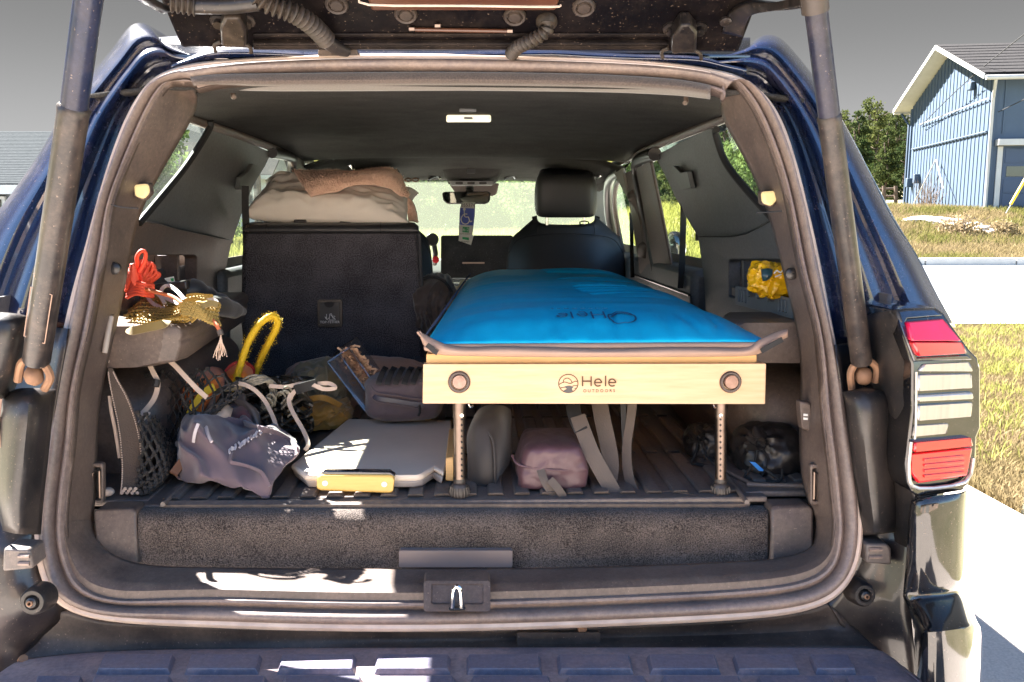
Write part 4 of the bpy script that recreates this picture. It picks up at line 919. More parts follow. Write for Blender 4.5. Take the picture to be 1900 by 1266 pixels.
# right organiser tray with slots
tr_l = [[(1364,530),(1471,555),(1471,592),(1364,565)]]
for x in (1371, 1377, 1383, 1446, 1452, 1458): tr_l.append(rrect(x - 1.8, 534 + (x - 1364) * .24, x + 1.8, 558 + (x - 1364) * .24, 1.5, 2))
for x in (1394, 1411, 1430): tr_l.append(rrect(x - 7, 541 + (x - 1394) * .24, x + 7, 551 + (x - 1394) * .24, 1.5, 2))
walls('organiser_tray', tr_l, 1, mat('tray_grey', (.15, .165, .172), rough=.5), .006, .055, bevel=.001)
walls('tray_floor', [[(1358, 534), (1472, 560), (1476, 575), (1358, 548)]], 1, TRIM, .06, .05, bevel=0)
tl_l = [[(226,542),(350,528),(350,512),(300,520),(226,530)]]
walls('organiser_tray', [[(226,534),(349,520),(349,545),(226,575)]] + [rrect(x - 2, 546 - (x - 226) * .1, x + 2, 562 - (x - 226) * .12, 1.5, 2) for x in (248, 255, 262)], -1, TRIM, .006, .055, bevel=.001)
# lower cargo walls, wheel boxes, floor
for s in (-1, 1):
    bm = bmesh.new(); grid_bm([[V((s * x, y, z)) for y in (1.31, 1.6, 2.0, 2.5, 3.2, 4.4)] for x, z in ((.672, 1.16), (.67, 1.0), (.66, .9), (.65, ZF - .03))], bm=bm)
    fin('lower_trim', bm, TRIM, suv, solid=.008)
    zt = 1.28 - .183
    y0, y1 = 1.47, (2.12 if s < 0 else 1.64)
    xa, xb = .452, .50
    rows = []
    for y, xi in ((y0, xa + .035), (y0 + .012, xa + .008), (y0 + .05, xa), (y0 + .4 * (y1 - y0), xa + .02), (y0 + .75 * (y1 - y0), xb), (y1, xb + .01)):
        rows.append([V((s * .66, y, zt)), V((s * (xi + .012), y, zt)), V((s * xi, y, zt - .008)), V((s * xi, y, zt - .022)), V((s * (xi + .004), y, zt - .026)), V((s * (xi + .002), y, zt - .032)), V((s * (xi + .012), y, zt - .062 - .01 * (y > 1.9))), V((s * (xi + .05), y, zt - .070)), V((s * .66, y, zt - .072))])
    bm = grid_bm(rows); f = [v for v in bm.verts]
    b2 = bmesh.new(); fr0 = [b2.verts.new(p) for p in rows[0]]; b2.faces.new(fr0); join_bm(bm, b2)
    fin('side_shelf', bm, TRIM, suv, bevel=.003)
    # wheel arch box
    rows = []
    for y, zt2, xi in ((1.52, ZF - .02, .60), (1.54, ZF + .10, .58), (1.60, ZF + .15, .53), (1.75, ZF + .185, .51), (1.95, ZF + .185, .51), (2.10, ZF + .14, .53), (2.2, ZF - .02, .55)):
        rows.append([V((s * .66, y, zt2 + .005)), V((s * (xi + .03), y, zt2)), V((s * xi, y, zt2 - .03)), V((s * (xi - .005), y, (zt2 + ZF) / 2)), V((s * (xi - .01), y, ZF - .03))])
    fin('wheel_arch', grid_bm(surf(rows, 3, 3)), TRIM, suv, solid=.004, so=1)
bm = bmesh.new(); add_box(bm, (0, 2.42, ZF - .058), (1.34, 2.1, .09)); fin('load_floor', bm, DARK, suv, smooth=False)
# carpeted tray front
rows = []
for i in range(25):
    x = 256 + (1425 - 256) * i / 24
    yb = 1068 - 6 * abs((x - 840) / 585) ** 2
    rows.append([P(x, yb + 26, 1.345), P(x, yb + 4, 1.322), P(x, yb - 20, 1.314), P(x, 1000, 1.312), P(x, 972, 1.314), P(x, 956, 1.322), P(x, 946, 1.336), P(x, 940, 1.352), P(x, 936, 1.366)])
b_c = grid_bm(surf(rows, 2, 5)); 
for v in b_c.verts: v.co += ON * .0016 * noise.noise(v.co * 60)
box('sill_gap_filler', (0, 1.40, ZF - .14), (1.30, .06, .22), DARK, suv)  # added dark filler, closes the gap where bright ground shone through
cp = fin('carpet_face', b_c, CARPET, suv, solid=.01, so=-1)
for pts in (((174,952),(180,946),(246,944),(252,950),(255,1050),(250,1054),(206,1048),(186,1036),(177,1010)), ((1431,944),(1438,940),(1500,938),(1510,946),(1510,1010),(1504,1030),(1490,1038),(1438,1056),(1431,1050))):
    plate('side_cover', [[P(x, y, 1.300 + max(0, 990 - y) * .0004) for x, y in pts]], (0, .04, 0), TRIM, suv, bevel=.006)
hd = plate('pull_handle', [[P(x, y, 1.300) for x, y in rrect(740, 1022, 951, 1053, 4)]], (0, .016, 0), mat('handle_plastic', (.20, .155, .14), (.17, .13, .12), rough=.45, bump=.2, bs=700, bd=.001), suv, bevel=.003)
plate('handle_recess', [[P(x, y, 1.3075) for x, y in ((748, 1050), (945, 1050), (955, 1074), (738, 1074))]], (0, .004, 0), DARK, hd, bevel=0)
tube('recess_edge', [P(770, 1058, 1.306), P(860, 1062, 1.304), P(880, 1060, 1.304), P(900, 1055, 1.306)], .002, BLACKP, hd, 6, 3)
# cargo mat with ribs
fm = fin('cargo_mat', add_box(bmesh.new(), (0, 1.85, ZF - .006), (1.02, 1.0, .010)), MATR, suv, bevel=.003)
lipm = [P(300, 938, 1.352), P(330, 937, 1.350), P(700, 936, 1.350), P(1360, 936, 1.350), P(1388, 934, 1.356)]
strip('mat_lip', lipm, .012, .008, MATR, fm, up=V((0, -.3, 1)))
tube('mat_border', [PZ(302, 936, ZF + .004), PZ(352, 890, ZF + .004), PZ(430, 800, ZF + .004)], .004, MATR, fm, 8)
tube('mat_border', [PZ(1386, 932, ZF + .004), PZ(1358, 895, ZF + .004), PZ(1300, 830, ZF + .004), PZ(1240, 770, ZF + .004)], .004, MATR, fm, 8)
for i in range(22):
    x = -.455 + i * .0435
    for (ya, yb) in ((1.372, 1.60), (1.615, 1.90), (1.92, 2.3)):
        q = [V((x - .014, ya, ZF)), V((x + .014, ya, ZF)), V((x + .014, yb, ZF)), V((x - .014, yb, ZF))]
        fin('mat_rib', add_hex(bmesh.new(), q, [V((p.x * 1 + (x - p.x) * .25, p.y + (.004 if p.y == ya else -.004), ZF + .0055)) for p in q]), MATR, fm, smooth=False, bevel=.001)
em = fin('side_mat', add_box(bmesh.new(), (.56, 1.62, ZF - .004), (.16, .50, .010)), MATR, suv, bevel=.003)
tube('mat_border', [V((.49, 1.40, ZF + .004)), V((.60, 1.385, ZF + .004)), V((.615, 1.40, ZF + .004)), V((.60, 1.6, ZF + .004))], .004, MATR, em, 8)
tube('mat_border', [V((.50, 1.40, ZF + .004)), V((.47, 1.5, ZF + .004)), V((.46, 1.7, ZF + .004))], .004, MATR, em, 8)
for i in range(3): box('mat_rib', (.52 + i * .035, 1.52, ZF + .003), (.022, .2, .006), MATR, em, bevel=.002)
em2 = fin('side_mat', add_box(bmesh.new(), (-.57, 1.62, ZF - .004), (.16, .50, .010)), MATR, suv, bevel=.003)
# folded seat rear: dark carpeted back of the folded right seat under the bed
fin('folded_seat', add_box(bmesh.new(), (.22, 2.55, ZF + .03), (.70, .70, .10)), SEATC, suv, bevel=.01)
for i in range(4): box('seat_rib', (.06 + i * .045, 2.12, ZF + .03), (.03, .22, .012), MATR, suv, rot=Matrix.Rotation(R(20), 3, 'X'), bevel=.003)
# ---------------------------------------------------------------- tie downs, lamps, small trims
def hook(px, py, d, s):
    o = plate('tie_down', [[P(x, y, d) for x, y in rrect(px - 13, py - 38, px + 13, py + 38, 6)], [P(x, y, d) for x, y in rrect(px - 8, py - 30, px + 8, py + 30, 4)]], (0, .012, 0), TRIM, suv, bevel=.002)
    plate('recess', [[P(x, y, d + .009) for x, y in rrect(px - 9, py - 31, px + 9, py + 31, 4)]], (0, .004, 0), DARK, o, bevel=0)
    tube('loop', [P(px - 7 * s, py + 26, d - .002), P(px - 7 * s, py - 20, d - .004), P(px + 6 * s, py - 24, d - .004), P(px + 7 * s, py + 26, d - .002)], .0024, STEEL, o, 8)
hook(178, 898, 1.345, 1); hook(1517, 900, 1.300, -1)
sw = plate('power_socket', [[P(x, y, 1.335) for x, y in ((1484,745),(1504,748),(1507,802),(1488,797))]], (0, .02, 0), TRIM, suv, bevel=.003)
for y in (768, 775): plate('print', [[P(x, yy, 1.334) for x, yy in ((1491, y), (1499, y + .6), (1499, y + 4.6), (1491, y + 4))]], (0, .0015, 0), WHITE, sw, bevel=0)
for (px, py, s) in ((261, 356, -1), (1428, 369, 1)):
    pts = ((-14,-13),(12,-15),(15,2),(4,14),(-12,8))
    lp = plate('cargo_lamp', [[PL(px + x, py + y, .045) for x, y in pts]], (0, .02, 0), LAMPG, suv, bevel=.004)
    plate('lamp_bezel', [[PL(px + x * 1.2, py + y * 1.2, .050) for x, y in pts]], (0, .02, 0), TRIM, lp, bevel=.003)
for px, py in ((214, 498), (1467, 508)):
    pk = PL(px, py, .045); lathe('bag_hook', [(.010, 0), (.010, .006), (.005, .010), (0, .010)], pk, V((0, -1, 0)), BLACKP, suv, 10)
tube('grab_edge_gleam', [PL(206, 588, .068), PL(199, 626, .062), PL(194, 655, .062)], .0045, mat('lit_plastic_edge', (.35, .30, .26), rough=.4), suv, 10, 3)  # pale colour paints the sunlit gleam along this edge
plate('grab_plate', [[PL(x, y, .066) for x, y in ((190, 590), (206, 584), (196, 656), (186, 650))]], (0, .015, 0), TRIM, suv, bevel=.002)
dl = plate('dome_light', [[V((p.x, p.y, 1.4995 + .0)) for p in [PZ(x, y, 1.4985) for x, y in rrect(828, 216, 911, 223, 3)]]], (0, 0, .008), mat('dome_lens', (.75, .70, .58), rough=.35, emit=((1, .86, .55), .08)), suv, bevel=.001)
for v in dl.data.vertices: v.co.z -= .006
bx_ = box('dome_switch', (P(868, 219, 1.7).x, PZ(868, 219, 1.482).y, 1.4815), (.018, .018, .003), TRIMC, dl, bevel=.001)
mc = PZ(868, 204, 1.488); box('microphone', (mc.x, mc.y, 1.487), (.034, .016, .006), TRIMC, suv, bevel=.002)
for px, py in ((433, 173), (1272, 184)):
    q = PL(px, py, .10); tube('coat_hook', [q + V((0, 0, .008)), q + V((0, -.004, -.006)), q + V((.004 if px < 800 else -.004, -.012, -.008))], .004, TRIM, suv, 8, 3)
# ---------------------------------------------------------------- rear seat back (left)
SD = 2.30
sb = plate('rear_seat', [[P(x, y, SD) for x, y in ((452,432),(776,432),(779,470),(784,600),(786,700),(455,700),(446,600),(447,480))]], (0, .12, .0), SEATC, suv, bevel=.012)
rows = []
for x, t in ((450, 0), (454, .4), (470, 1), (520, 1), (600, 1), (690, 1), (760, 1), (772, .5), (777, 0)):
    rows.append([P(x, 434, SD - .004), P(x, 428, SD - .012), P(x, 418 + (1 - t) * 6, SD - .004), P(x, 413 + (1 - t) * 8, SD + .03), P(x, 412 + (1 - t) * 8, SD + .12)])
tb = fin('top_bolster', grid_bm(surf(rows, 3, 3)), LEATH, sb, solid=.006, so=-1)
for x in (494, 706): tube('stitch_seam', [P(x, 433, SD - .006), P(x, 427, SD - .0135), P(x, 418, SD - .006), P(x, 413, SD + .03)], .0012, DARK, tb, 6, 3)
for x in (559, 643): fin('headrest_guide', add_box(bmesh.new(), P(x, 411, SD + .05), (.034, .034, .012)), BLACKP, sb, bevel=.004)
for i in range(2): tube('stitch_seam', [P(457 + i * 4, 418, SD - .005), P(456 + i * 4, 431, SD - .012)], .0008, PADB, tb, 5)
tube('seat_piping', [P(777, 434, SD - .004), P(780, 480, SD - .004), P(785, 600, SD - .004), P(787, 700, SD - .004)], .005, LEATH, sb, 8, 4)
pa = plate('tether_cover', [[P(x, y, SD - .010) for x, y in rrect(589, 556, 635, 607, 4)]], (0, .012, 0), BLACKP, sb, bevel=.003)
plate('cover_lid', [[P(x, y, SD - .0125) for x, y in rrect(594, 561, 630, 602, 3)]], (0, .004, 0), mat('lid_plastic', (.035, .035, .038), rough=.45), pa, bevel=.0015)
plate('finger_notch', [[P(x, y, SD - .0132) for x, y in ((602,561),(621,561),(620,566),(616,570),(611,571),(606,570),(602,566))]], (0, .002, 0), DARK, pa, bevel=0)
o = P(612, 598, SD - .0135); bm = text_bm('TOP-TETHER', .0088, o, (1, 0, 0), (0, 0, 1)); fin('print', bm, WHITE, pa, smooth=False)
bm = bmesh.new()
def px_line(bm, pts, w, d, th=.0006):
    for a, b in zip(pts[:-1], pts[1:]): add_tube(bm, [P(a[0], a[1], d), P(b[0], b[1], d)], w, 5)
for pts in (((605,592),(603,588),(606,590)), ((605,592),(608,593),(610,590)), ((606,593),(606,583)), ((611,593),(612,583),(615,582),(617,590),(622,592),(622,594),(611,594)), ((613,584),(616,587)), ((616,586),(621,591)), ((619,586),(622,588))):
    px_line(bm, pts, .0008, SD - .0135)
fin('seat_icon', bm, WHITE, pa)
# ---------------------------------------------------------------- seat belts
def belt(pts, d, anchor, side):
    b = strip('seat_belt', [P(x, y, d) for x, y in pts], .018 if side < 0 else .018, .002, BLACK, suv, 4, wv=V((1, .2, 0)))
    plate('belt_guide', [[WL(x, y, side, .018) for x, y in anchor]], (side * .012, 0, 0), mat('belt_guide_grey', (.10, .11, .11), rough=.5), b, bevel=.002)
belt([(455, 345), (455, 380), (457, 440), (459, 560)], 2.32, [(446,330),(462,318),(470,304),(480,308),(474,330),(462,352),(444,352)], -1)
belt([(1270, 340), (1268, 400), (1266, 470), (1263, 535)], 2.42, [(1245,318),(1250,308),(1262,320),(1275,318),(1282,350),(1264,352)], 1)
# ---------------------------------------------------------------- doors, pillars, windows
DOORF = mat('door_frame_black', (.030, .027, .026), (.022, .020, .020), rough=.35)
TRIML = mat('pillar_trim_light', (.26, .26, .23), (.22, .22, .20), rough=.6)
for s in (-1, 1):
    bm = bmesh.new(); add_box(bm, (s * .70, 2.80, 1.00), (.16, .95, .27)); dt = fin('door_trim', bm, TRIMC, suv, bevel=.02)
    tube('door_line', [V((s * .618, 2.34, 1.065)), V((s * .618, 3.25, 1.065))], .004, CHROME if s < 0 else BLACKP, dt, 8)
    bm = bmesh.new(); add_box(bm, (s * .71, 3.85, 1.0), (.16, 1.0, .26)); fin('front_door_trim', bm, mat('door_trim_grey', (.20, .21, .22), rough=.6), suv, bevel=.02)
    plate('side_glass', [[V((s * (WX(z) + .035), y, z)) for y, z in ((2.3, 1.12), (3.2, 1.12), (3.2, 1.46), (2.3, 1.46))]], (s * .004, 0, 0), GLASS, suv, bevel=0, smooth=False)
    plate('side_glass', [[V((s * (WX(z) + .035), y, z)) for y, z in ((3.3, 1.12), (4.6, 1.12), (4.05, 1.45), (3.3, 1.46))]], (s * .004, 0, 0), GLASS, suv, bevel=0, smooth=False)
# right B pillar and frames
walls('pillar_trim', [[(1150,326),(1206,300),(1226,398),(1246,500),(1250,560),(1196,560),(1184,480),(1166,370)]], 1, TRIM, .010, .02)
walls('pillar_light', [[(1139,322),(1153,312),(1160,345),(1166,372),(1160,362)]], 1, TRIML, .012, .03)
tube('door_frame', [WL(x, y, 1, .012) for x, y in ((1215, 286), (1188, 296), (1182, 310), (1188, 345), (1204, 420), (1222, 520))], .020, DOORF, suv, 10, 5)
tube('door_frame', [WL(x, y, 1, .006) for x, y in ((1213, 292), (1203, 300), (1202, 312), (1218, 390), (1242, 500))], .012, DOORF, suv, 10, 5)
tube('door_frame', [WL(x, y, 1, .01) for x, y in ((1152, 316), (1136, 328), (1128, 350), (1130, 400), (1140, 450), (1150, 500))], .018, DOORF, suv, 10, 5)
tube('door_frame', [WL(x, y, 1, .002) for x, y in ((1155, 328), (1143, 345), (1140, 380), (1148, 430), (1160, 490))], .010, TRIM, suv, 10, 5)
gh = pxsurf('grab_handle', [[(1163, 360, 3.0), (1180, 350, 2.96), (1198, 362, 2.98)], [(1166, 372, 2.98), (1184, 362, 2.94), (1203, 378, 2.97)], [(1176, 385, 2.98), (1192, 382, 2.94), (1206, 400, 2.97)], [(1190, 420, 2.96), (1200, 420, 2.93), (1210, 425, 2.96)], [(1194, 445, 2.96), (1204, 445, 2.93), (1213, 450, 2.96)], [(1184, 456, 2.96), (1200, 458, 2.92), (1214, 462, 2.96)], [(1183, 476, 2.98), (1198, 480, 2.95), (1210, 474, 2.98)]], TRIM, 4, 4, .03)
strip('seat_belt', [P(1171, 395, 3.15), P(1172, 440, 3.15), P(1173, 515, 3.15)], .014, .002, BLACK, suv, 3, wv=V((1, .2, 0)))
# A pillar and windscreen frame right, left bits
plate('pillar_light', [[P(x, y, 4.0) for x, y in ((1098,345),(1122,348),(1128,420),(1140,492),(1118,492),(1104,430))]], (.02, .06, 0), TRIML, suv, bevel=.006)
pxsurf('headliner_corner', [[(1105,318,3.5),(1140,318,3.3),(1170,300,3.1)],[(1100,335,3.7),(1125,340,3.55),(1146,330,3.3)],[(1098,350,3.9),(1112,356,3.8),(1128,345,3.55)]], HEAD)
walls('pillar_trim', [[(538,286),(560,290),(575,320),(590,420),(560,420),(552,330)]], -1, TRIM, .010, .02)
tube('door_frame', [WL(x, y, -1, .01) for x, y in ((505, 284), (535, 290), (543, 300), (536, 340), (520, 420), (500, 520))], .016, DOORF, suv, 10, 5)
walls('pillar_light', [[(578,300),(600,312),(595,322),(578,322)]], -1, TRIML, .012, .03)
for pts, d in ((((618, 308), (630, 305), (648, 305), (656, 316), (640, 322), (622, 322)), 3.3), (((1090, 312), (1104, 308), (1117, 313), (1113, 326), (1100, 326)), 3.4)):
    tube('assist_handle', [P(x, y, d) for x, y in pts] + [P(*pts[0], d)], .007, CHROME, suv, 8, 4)
# windscreen and header
ws = [P(560, 330, 4.02), P(1150, 330, 4.02), P(1185, 492, 4.75), P(530, 492, 4.75)]
plate('windshield', [ws], (0, .006, .003), WSHIELD, suv, bevel=0, smooth=False)
tube('windshield_header', [P(620, 331, 4.0), P(760, 327, 4.0), P(990, 327, 4.0), P(1110, 331, 4.0)], .016, TRIM, suv, 8, 3)
# visors and overhead console
for x0, x1 in ((690, 812), (936, 1052)):
    fin('sun_visor', add_hex(bmesh.new(), [P(x0, 316, 3.7), P(x1, 316, 3.7), P(x1, 331, 3.9), P(x0, 331, 3.9)], [p + V((0, 0, .018)) for p in (P(x0, 316, 3.7), P(x1, 316, 3.7), P(x1, 331, 3.9), P(x0, 331, 3.9))]), HEAD, suv, bevel=.005)
for x in (805, 945): tube('visor_pivot', [P(x - 10, 332, 3.85), P(x + 6, 326, 3.85), P(x + 12, 332, 3.85)], .006, CHROME, suv, 8, 3)
oc = pxsurf('overhead_console', [[(818,300,3.5),(845,296,3.45),(905,296,3.45),(938,300,3.5)],[(822,318,3.6),(845,316,3.55),(905,316,3.55),(932,318,3.6)],[(830,336,3.75),(848,337,3.7),(900,337,3.7),(922,336,3.75)],[(832,342,3.8),(850,344,3.78),(898,344,3.78),(918,342,3.8)]], HEAD, 3, 3, .02)
plate('map_lights', [[P(x, y, 3.66) for x, y in ((832,336),(917,336),(914,344),(838,345))]], (0, .03, 0), mat('console_grey', (.45, .46, .47), rough=.4), oc, bevel=.003)
for x in (852, 874, 896): plate('light_button', [[P(a, b, 3.652) for a, b in rrect(x - 7, 338, x + 7, 342, 1.5)]], (0, .008, 0), BLACKP, oc, bevel=.001)
plate('console_lid', [[P(a, b, 3.53) for a, b in rrect(866, 311, 882, 322, 2)]], (0, .008, 0), mat('lid_grey', (.10, .10, .11), rough=.5), oc, bevel=.001)
plate('sensor_cover', [[P(x, y, 3.95) for x, y in ((834,343),(926,340),(922,360),(914,364),(846,360))]], (0, .05, 0), mat('sensor_cover', (.30, .24, .24), rough=.5), suv, bevel=.004)
MD = lambda x: 3.72 - (x - 865) * .00048
mr = plate('rear_view_mirror', [[P(x, y, MD(x)) for x, y in ((820,358),(826,356),(904,355),(911,358),(909,374),(902,379),(830,379),(822,372))]], (0, .04, 0), BLACKP, suv, bevel=.006)
plate('mirror_glass', [[P(x, y, MD(x) - .004) for x, y in ((823,360),(827,358),(903,357),(908,360),(906,373),(901,376.5),(831,376.5),(825,371))]], (0, .004, 0), mat('dim_mirror', (.16, .17, .17), rough=.02, metal=1), mr, bevel=0)
tube('mirror_stem', [P(871, 358, 3.75), P(872, 348, 3.85)], .018, BLACKP, mr, 10)
# hanging placard: its own thing, hangs from the mirror stem
D_ = 3.69
pc = thing('parking_placard', 'blue and white disabled parking placard hanging from the rear view mirror', 'placard', P(867, 380, D_))
def cardp(loop, d, m, name, par, th=.0015): return plate(name, [[P(x, y, d) for x, y in loop]], (0, th, 0), m, par, bevel=0, smooth=False)
back = cardp(((852,436),(879,437),(874,455),(851,447)), D_ + .008, WHITE, 'rear_card', pc)
cd_ = cardp(((856,376),(882,376),(881,400),(876,440),(851,438),(853,390)), D_, WHITE, 'card', pc)
cardp(((853.5,386),(880.5,387),(878.5,419),(852.5,417)), D_ - .002, mat('placard_blue', (.01, .06, .45), rough=.4), 'blue_field', pc)
GRN = mat('sticker_green', (.02, .35, .12), rough=.5)
cardp(((858.5,421),(871,422),(870,432),(858,431)), D_ - .002, GRN, 'date_sticker', pc); cardp(((858,440),(870,441),(870,446),(858,444)), D_ + .006, GRN, 'date_sticker', pc)
bm = bmesh.new(); k = lambda a: P(a[0], a[1], D_ - .0032)
for pts in (((861.5,391),(862.5,402),(869,402.5)), ((862,397),(867,397.5)), ((869,402.5),(872.5,411.5),(876,410)), ((861,398),(857,402),(855.5,408),(858,413.5),(863,416),(868,414.5),(871,410))):
    add_tube(bm, catmull([k(a) for a in pts], 3), .0022, 6)
add_lathe(bm, [(.006, 0), (.006, .001), (0, .001)], k((861.5, 388.5)), V((0, -1, 0)), 10)
fin('wheelchair_symbol', bm, WHITE, pc)
for tx, x, y, s, m_ in (('06-27', 864.5, 426.5, .020, WHITE), ('SOUTH DAKOTA', 864, 434.2, .0078, INK), ('055374', 868.5, 381, .020, INK), ('PERMIT', 863.5, 449, .011, INK)):
    fin('print', text_bm(tx, s, P(x, y, D_ - .0026 if y < 440 else D_ + .0055), (1, 0, 0), (0, 0, 1)), m_, pc, smooth=False)
gl = thing('sunglasses', 'pair of sunglasses clipped on the driver visor', 'glasses', P(760, 335, 3.6))
for cx in (757, 771):
    tube('lens', [P(cx + 6 * math.cos(t * .7), 334 + 3 * math.sin(t * .7), 3.6) for t in range(10)], .003, RUST, gl, 6)
# ---------------------------------------------------------------- dashboard
DASH = mat('dash_plastic', (.022, .024, .026), rough=.5, bump=.1, bs=500, bd=.001)
bm = bmesh.new(); grid_bm(surf([[V((x, 4.15, .80)), V((x, 4.15, .98)), V((x, 4.22, 1.03)), V((x, 4.5, 1.045)), V((x, 4.85, 1.03))] for x in (-.72, -.3, .3, .72)], 3, 3), bm=bm); ds = fin('dashboard', bm, DASH, suv, solid=.01)
sc_ = plate('touch_screen', [[P(x, y, 4.02) for x, y in rrect(818, 437, 952, 516, 4)]], (0, .02, 0), mat('screen_glass', (.008, .009, .010), (.016, .016, .017), rough=.4, spec=.15, ns=18, dust=.05, dustc=(.25, .26, .27), ds=12), ds, bevel=.003)
strip('screen_highlight_bar', [P(858, 488, 4.012), P(899, 488, 4.012)], .007, .003, PADB, sc_, wv=V((0, 0, 1)))
for y in (517, 527): tube('dash_trim', [P(780, y, 4.1), P(1000, y, 4.1)], .006, CHROME, ds, 8)
ph = thing('phone_mount', 'small round black phone mount standing on the dash left of the screen', 'phone mount', P(803, 478, 4.0))
lathe('pad', [(.030, 0), (.030, .012), (.026, .016), (0, .016)], P(802, 445, 4.0), V((0, -1, .1)), BLACKP, ph); tube('stem', [P(805, 452, 4.0), P(808, 470, 4.0), P(806, 490, 4.05)], .012, BLACKP, ph)
lathe('start_button', [(.016, 0), (.016, .008), (.012, .010), (0, .010)], P(808.5, 482, 4.0), V((0, -1, 0)), mat('start_red', (.65, .01, .02), rough=.4), ds)
# ---------------------------------------------------------------- front seats
def fseat(cx, d):
    f = lambda x, y, dd=0: P(cx + x, y, d + dd)
    rows = [[f(-112, 560, .02), f(-60, 560, -.03), f(0, 560, -.04), f(60, 560, -.03), f(112, 560, .02)],
            [f(-111, 500, .03), f(-62, 500, -.02), f(0, 500, -.03), f(62, 500, -.02), f(111, 500, .03)],
            [f(-103, 448, .05), f(-62, 445, .01), f(0, 445, .0), f(62, 445, .01), f(103, 448, .05)],
            [f(-82, 425, .06), f(-52, 426, .02), f(0, 426, .01), f(52, 426, .02), f(82, 425, .06)],
            [f(-58, 404, .07), f(-48, 416, .03), f(0, 419, .02), f(48, 416, .03), f(58, 404, .07)],
            [f(-54, 400, .09), f(-46, 414, .06), f(0, 417, .05), f(46, 414, .06), f(54, 400, .09)],
            [f(-54, 402, .16), f(-46, 414, .16), f(0, 417, .16), f(46, 414, .16), f(54, 402, .16)]]
    st = fin('front_seat', grid_bm(surf(rows, 5, 5)), LEATH, suv, solid=.02, so=-1)
    tube('seat_seam', [f(-106, 470, .02), f(-90, 446, .018), f(-60, 437, .002), f(0, 434, -.008), f(60, 437, .002), f(90, 446, .018), f(106, 470, .02)], .0016, DARK, st, 6, 5)
    for x in (-54, 54): tube('seat_seam', [f(x, 437, .004), f(x * .98, 424, .012), f(x * .96, 417, .02)], .0014, DARK, st, 6, 3)
    rows = []
    for x, t in ((-58, 0), (-55, .6), (-44, .95), (0, 1), (44, .95), (55, .6), (58, 0)):
        bz = 1 if abs(x) < 50 else .8
        rows.append([f(x * .93, 398 - (1 - t) * 6, .03), f(x * .97, 404 - (1 - t) * 12, -.03 * t), f(x, 385, -.045 * t), f(x * 1.0, 355, -.05 * t), f(x * .95, 330 + (1 - t) * 4, -.045 * t), f(x * .90, 319 + (1 - t) * 10, -.015 * t), f(x * .88, 316 + (1 - t) * 12, .03), f(x * .88, 318 + (1 - t) * 12, .08), f(x * .9, 390, .10)])
    fin('headrest', grid_bm(surf(rows, 4, 4)), LEATH, st, solid=.006, so=-1)
    for x in (-35, 34): tube('headrest_post', [f(x, 400, .03), f(x, 424, .03)], .0065, CHROME, st, 10)
    return st
fs1 = fseat(1050, 3.4); fseat(692, 3.4)
tube('headrest_ring', [P(1084 + 9 * math.cos(t * .7), 414 + 3.5 * math.sin(t * .7), 3.40) for t in range(10)], .003, BLACK, fs1, 6)
# door mirror outside on the right
dm = pxsurf('door_mirror', [[(1236,440,4.0),(1236,462,4.0),(1240,484,4.0)],[(1246,430,3.9),(1250,455,3.86),(1252,488,3.9)],[(1262,432,3.9),(1266,456,3.86),(1262,486,3.9)],[(1272,446,3.95),(1274,460,3.95),(1270,478,3.95)]], GLOSSB, 4, 4, .05)
pxsurf('mirror_glass', [[(1241,441,3.90),(1242,462,3.89),(1244,480,3.90)],[(1250,436,3.852),(1254,456,3.84),(1255,482,3.855)],[(1260,438,3.852),(1264,457,3.845),(1261,480,3.855)]], DIMM, 3, 3, .003, dm)
# ================================================================ sleeping platform
DB = 1.355
plat = thing('sleeping_platform', 'wooden sleeping platform on steel legs with a logo on its front board', 'bed platform', V((.22, 1.4, ZF)))
xl, xr = P(785, 700, DB).x, P(1422, 700, DB).x
fb = plate('front_board', [[P(x, y, DB) for x, y in ((785,676),(1422,675),(1420,750),(784,749))]], (0, .018, 0), WOOD, plat, bevel=.0015, smooth=False)
dk = plate('deck', [[P(x, y, DB + .008) for x, y in ((791,657),(1404,657),(1404,675),(791,676))]], (.03, 1.6, 0), WOODD, plat, bevel=.001, smooth=False)
for x in (xl + .02, xr - .03): box('side_rail', (x, DB + .82, P(850, 715, DB).z), (.02, 1.58, .055), WOOD, plat, smooth=False)
INKW = mat('burnt_print', (.10, .05, .02), (.07, .035, .015), rough=.7)
def LB(x, y, d=.0012): return P(x, y, DB - d)
for cx, cy in ((852, 709), (1355, 709)):
    k = mpp(DB)
    kn = lathe('knob_ring', [(21 * k, 0), (21 * k, .002), (19 * k, .004), (15.5 * k, .004), (15 * k, -.002), (0, -.002)], P(cx, cy, DB), V((0, -1, 0)), mat('knob_bronze', (.07, .045, .04), rough=.4), plat, 32)
    lathe('bolt_head', [(14 * k, .0), (14 * k, .006), (12.5 * k, .008), (0, .0085)], P(cx, cy - 1, DB), V((.06, -1, .05)), mat('bolt_steel', (.30, .20, .17), (.20, .13, .11), rough=.35, metal=.8, ns=120), kn, 28)
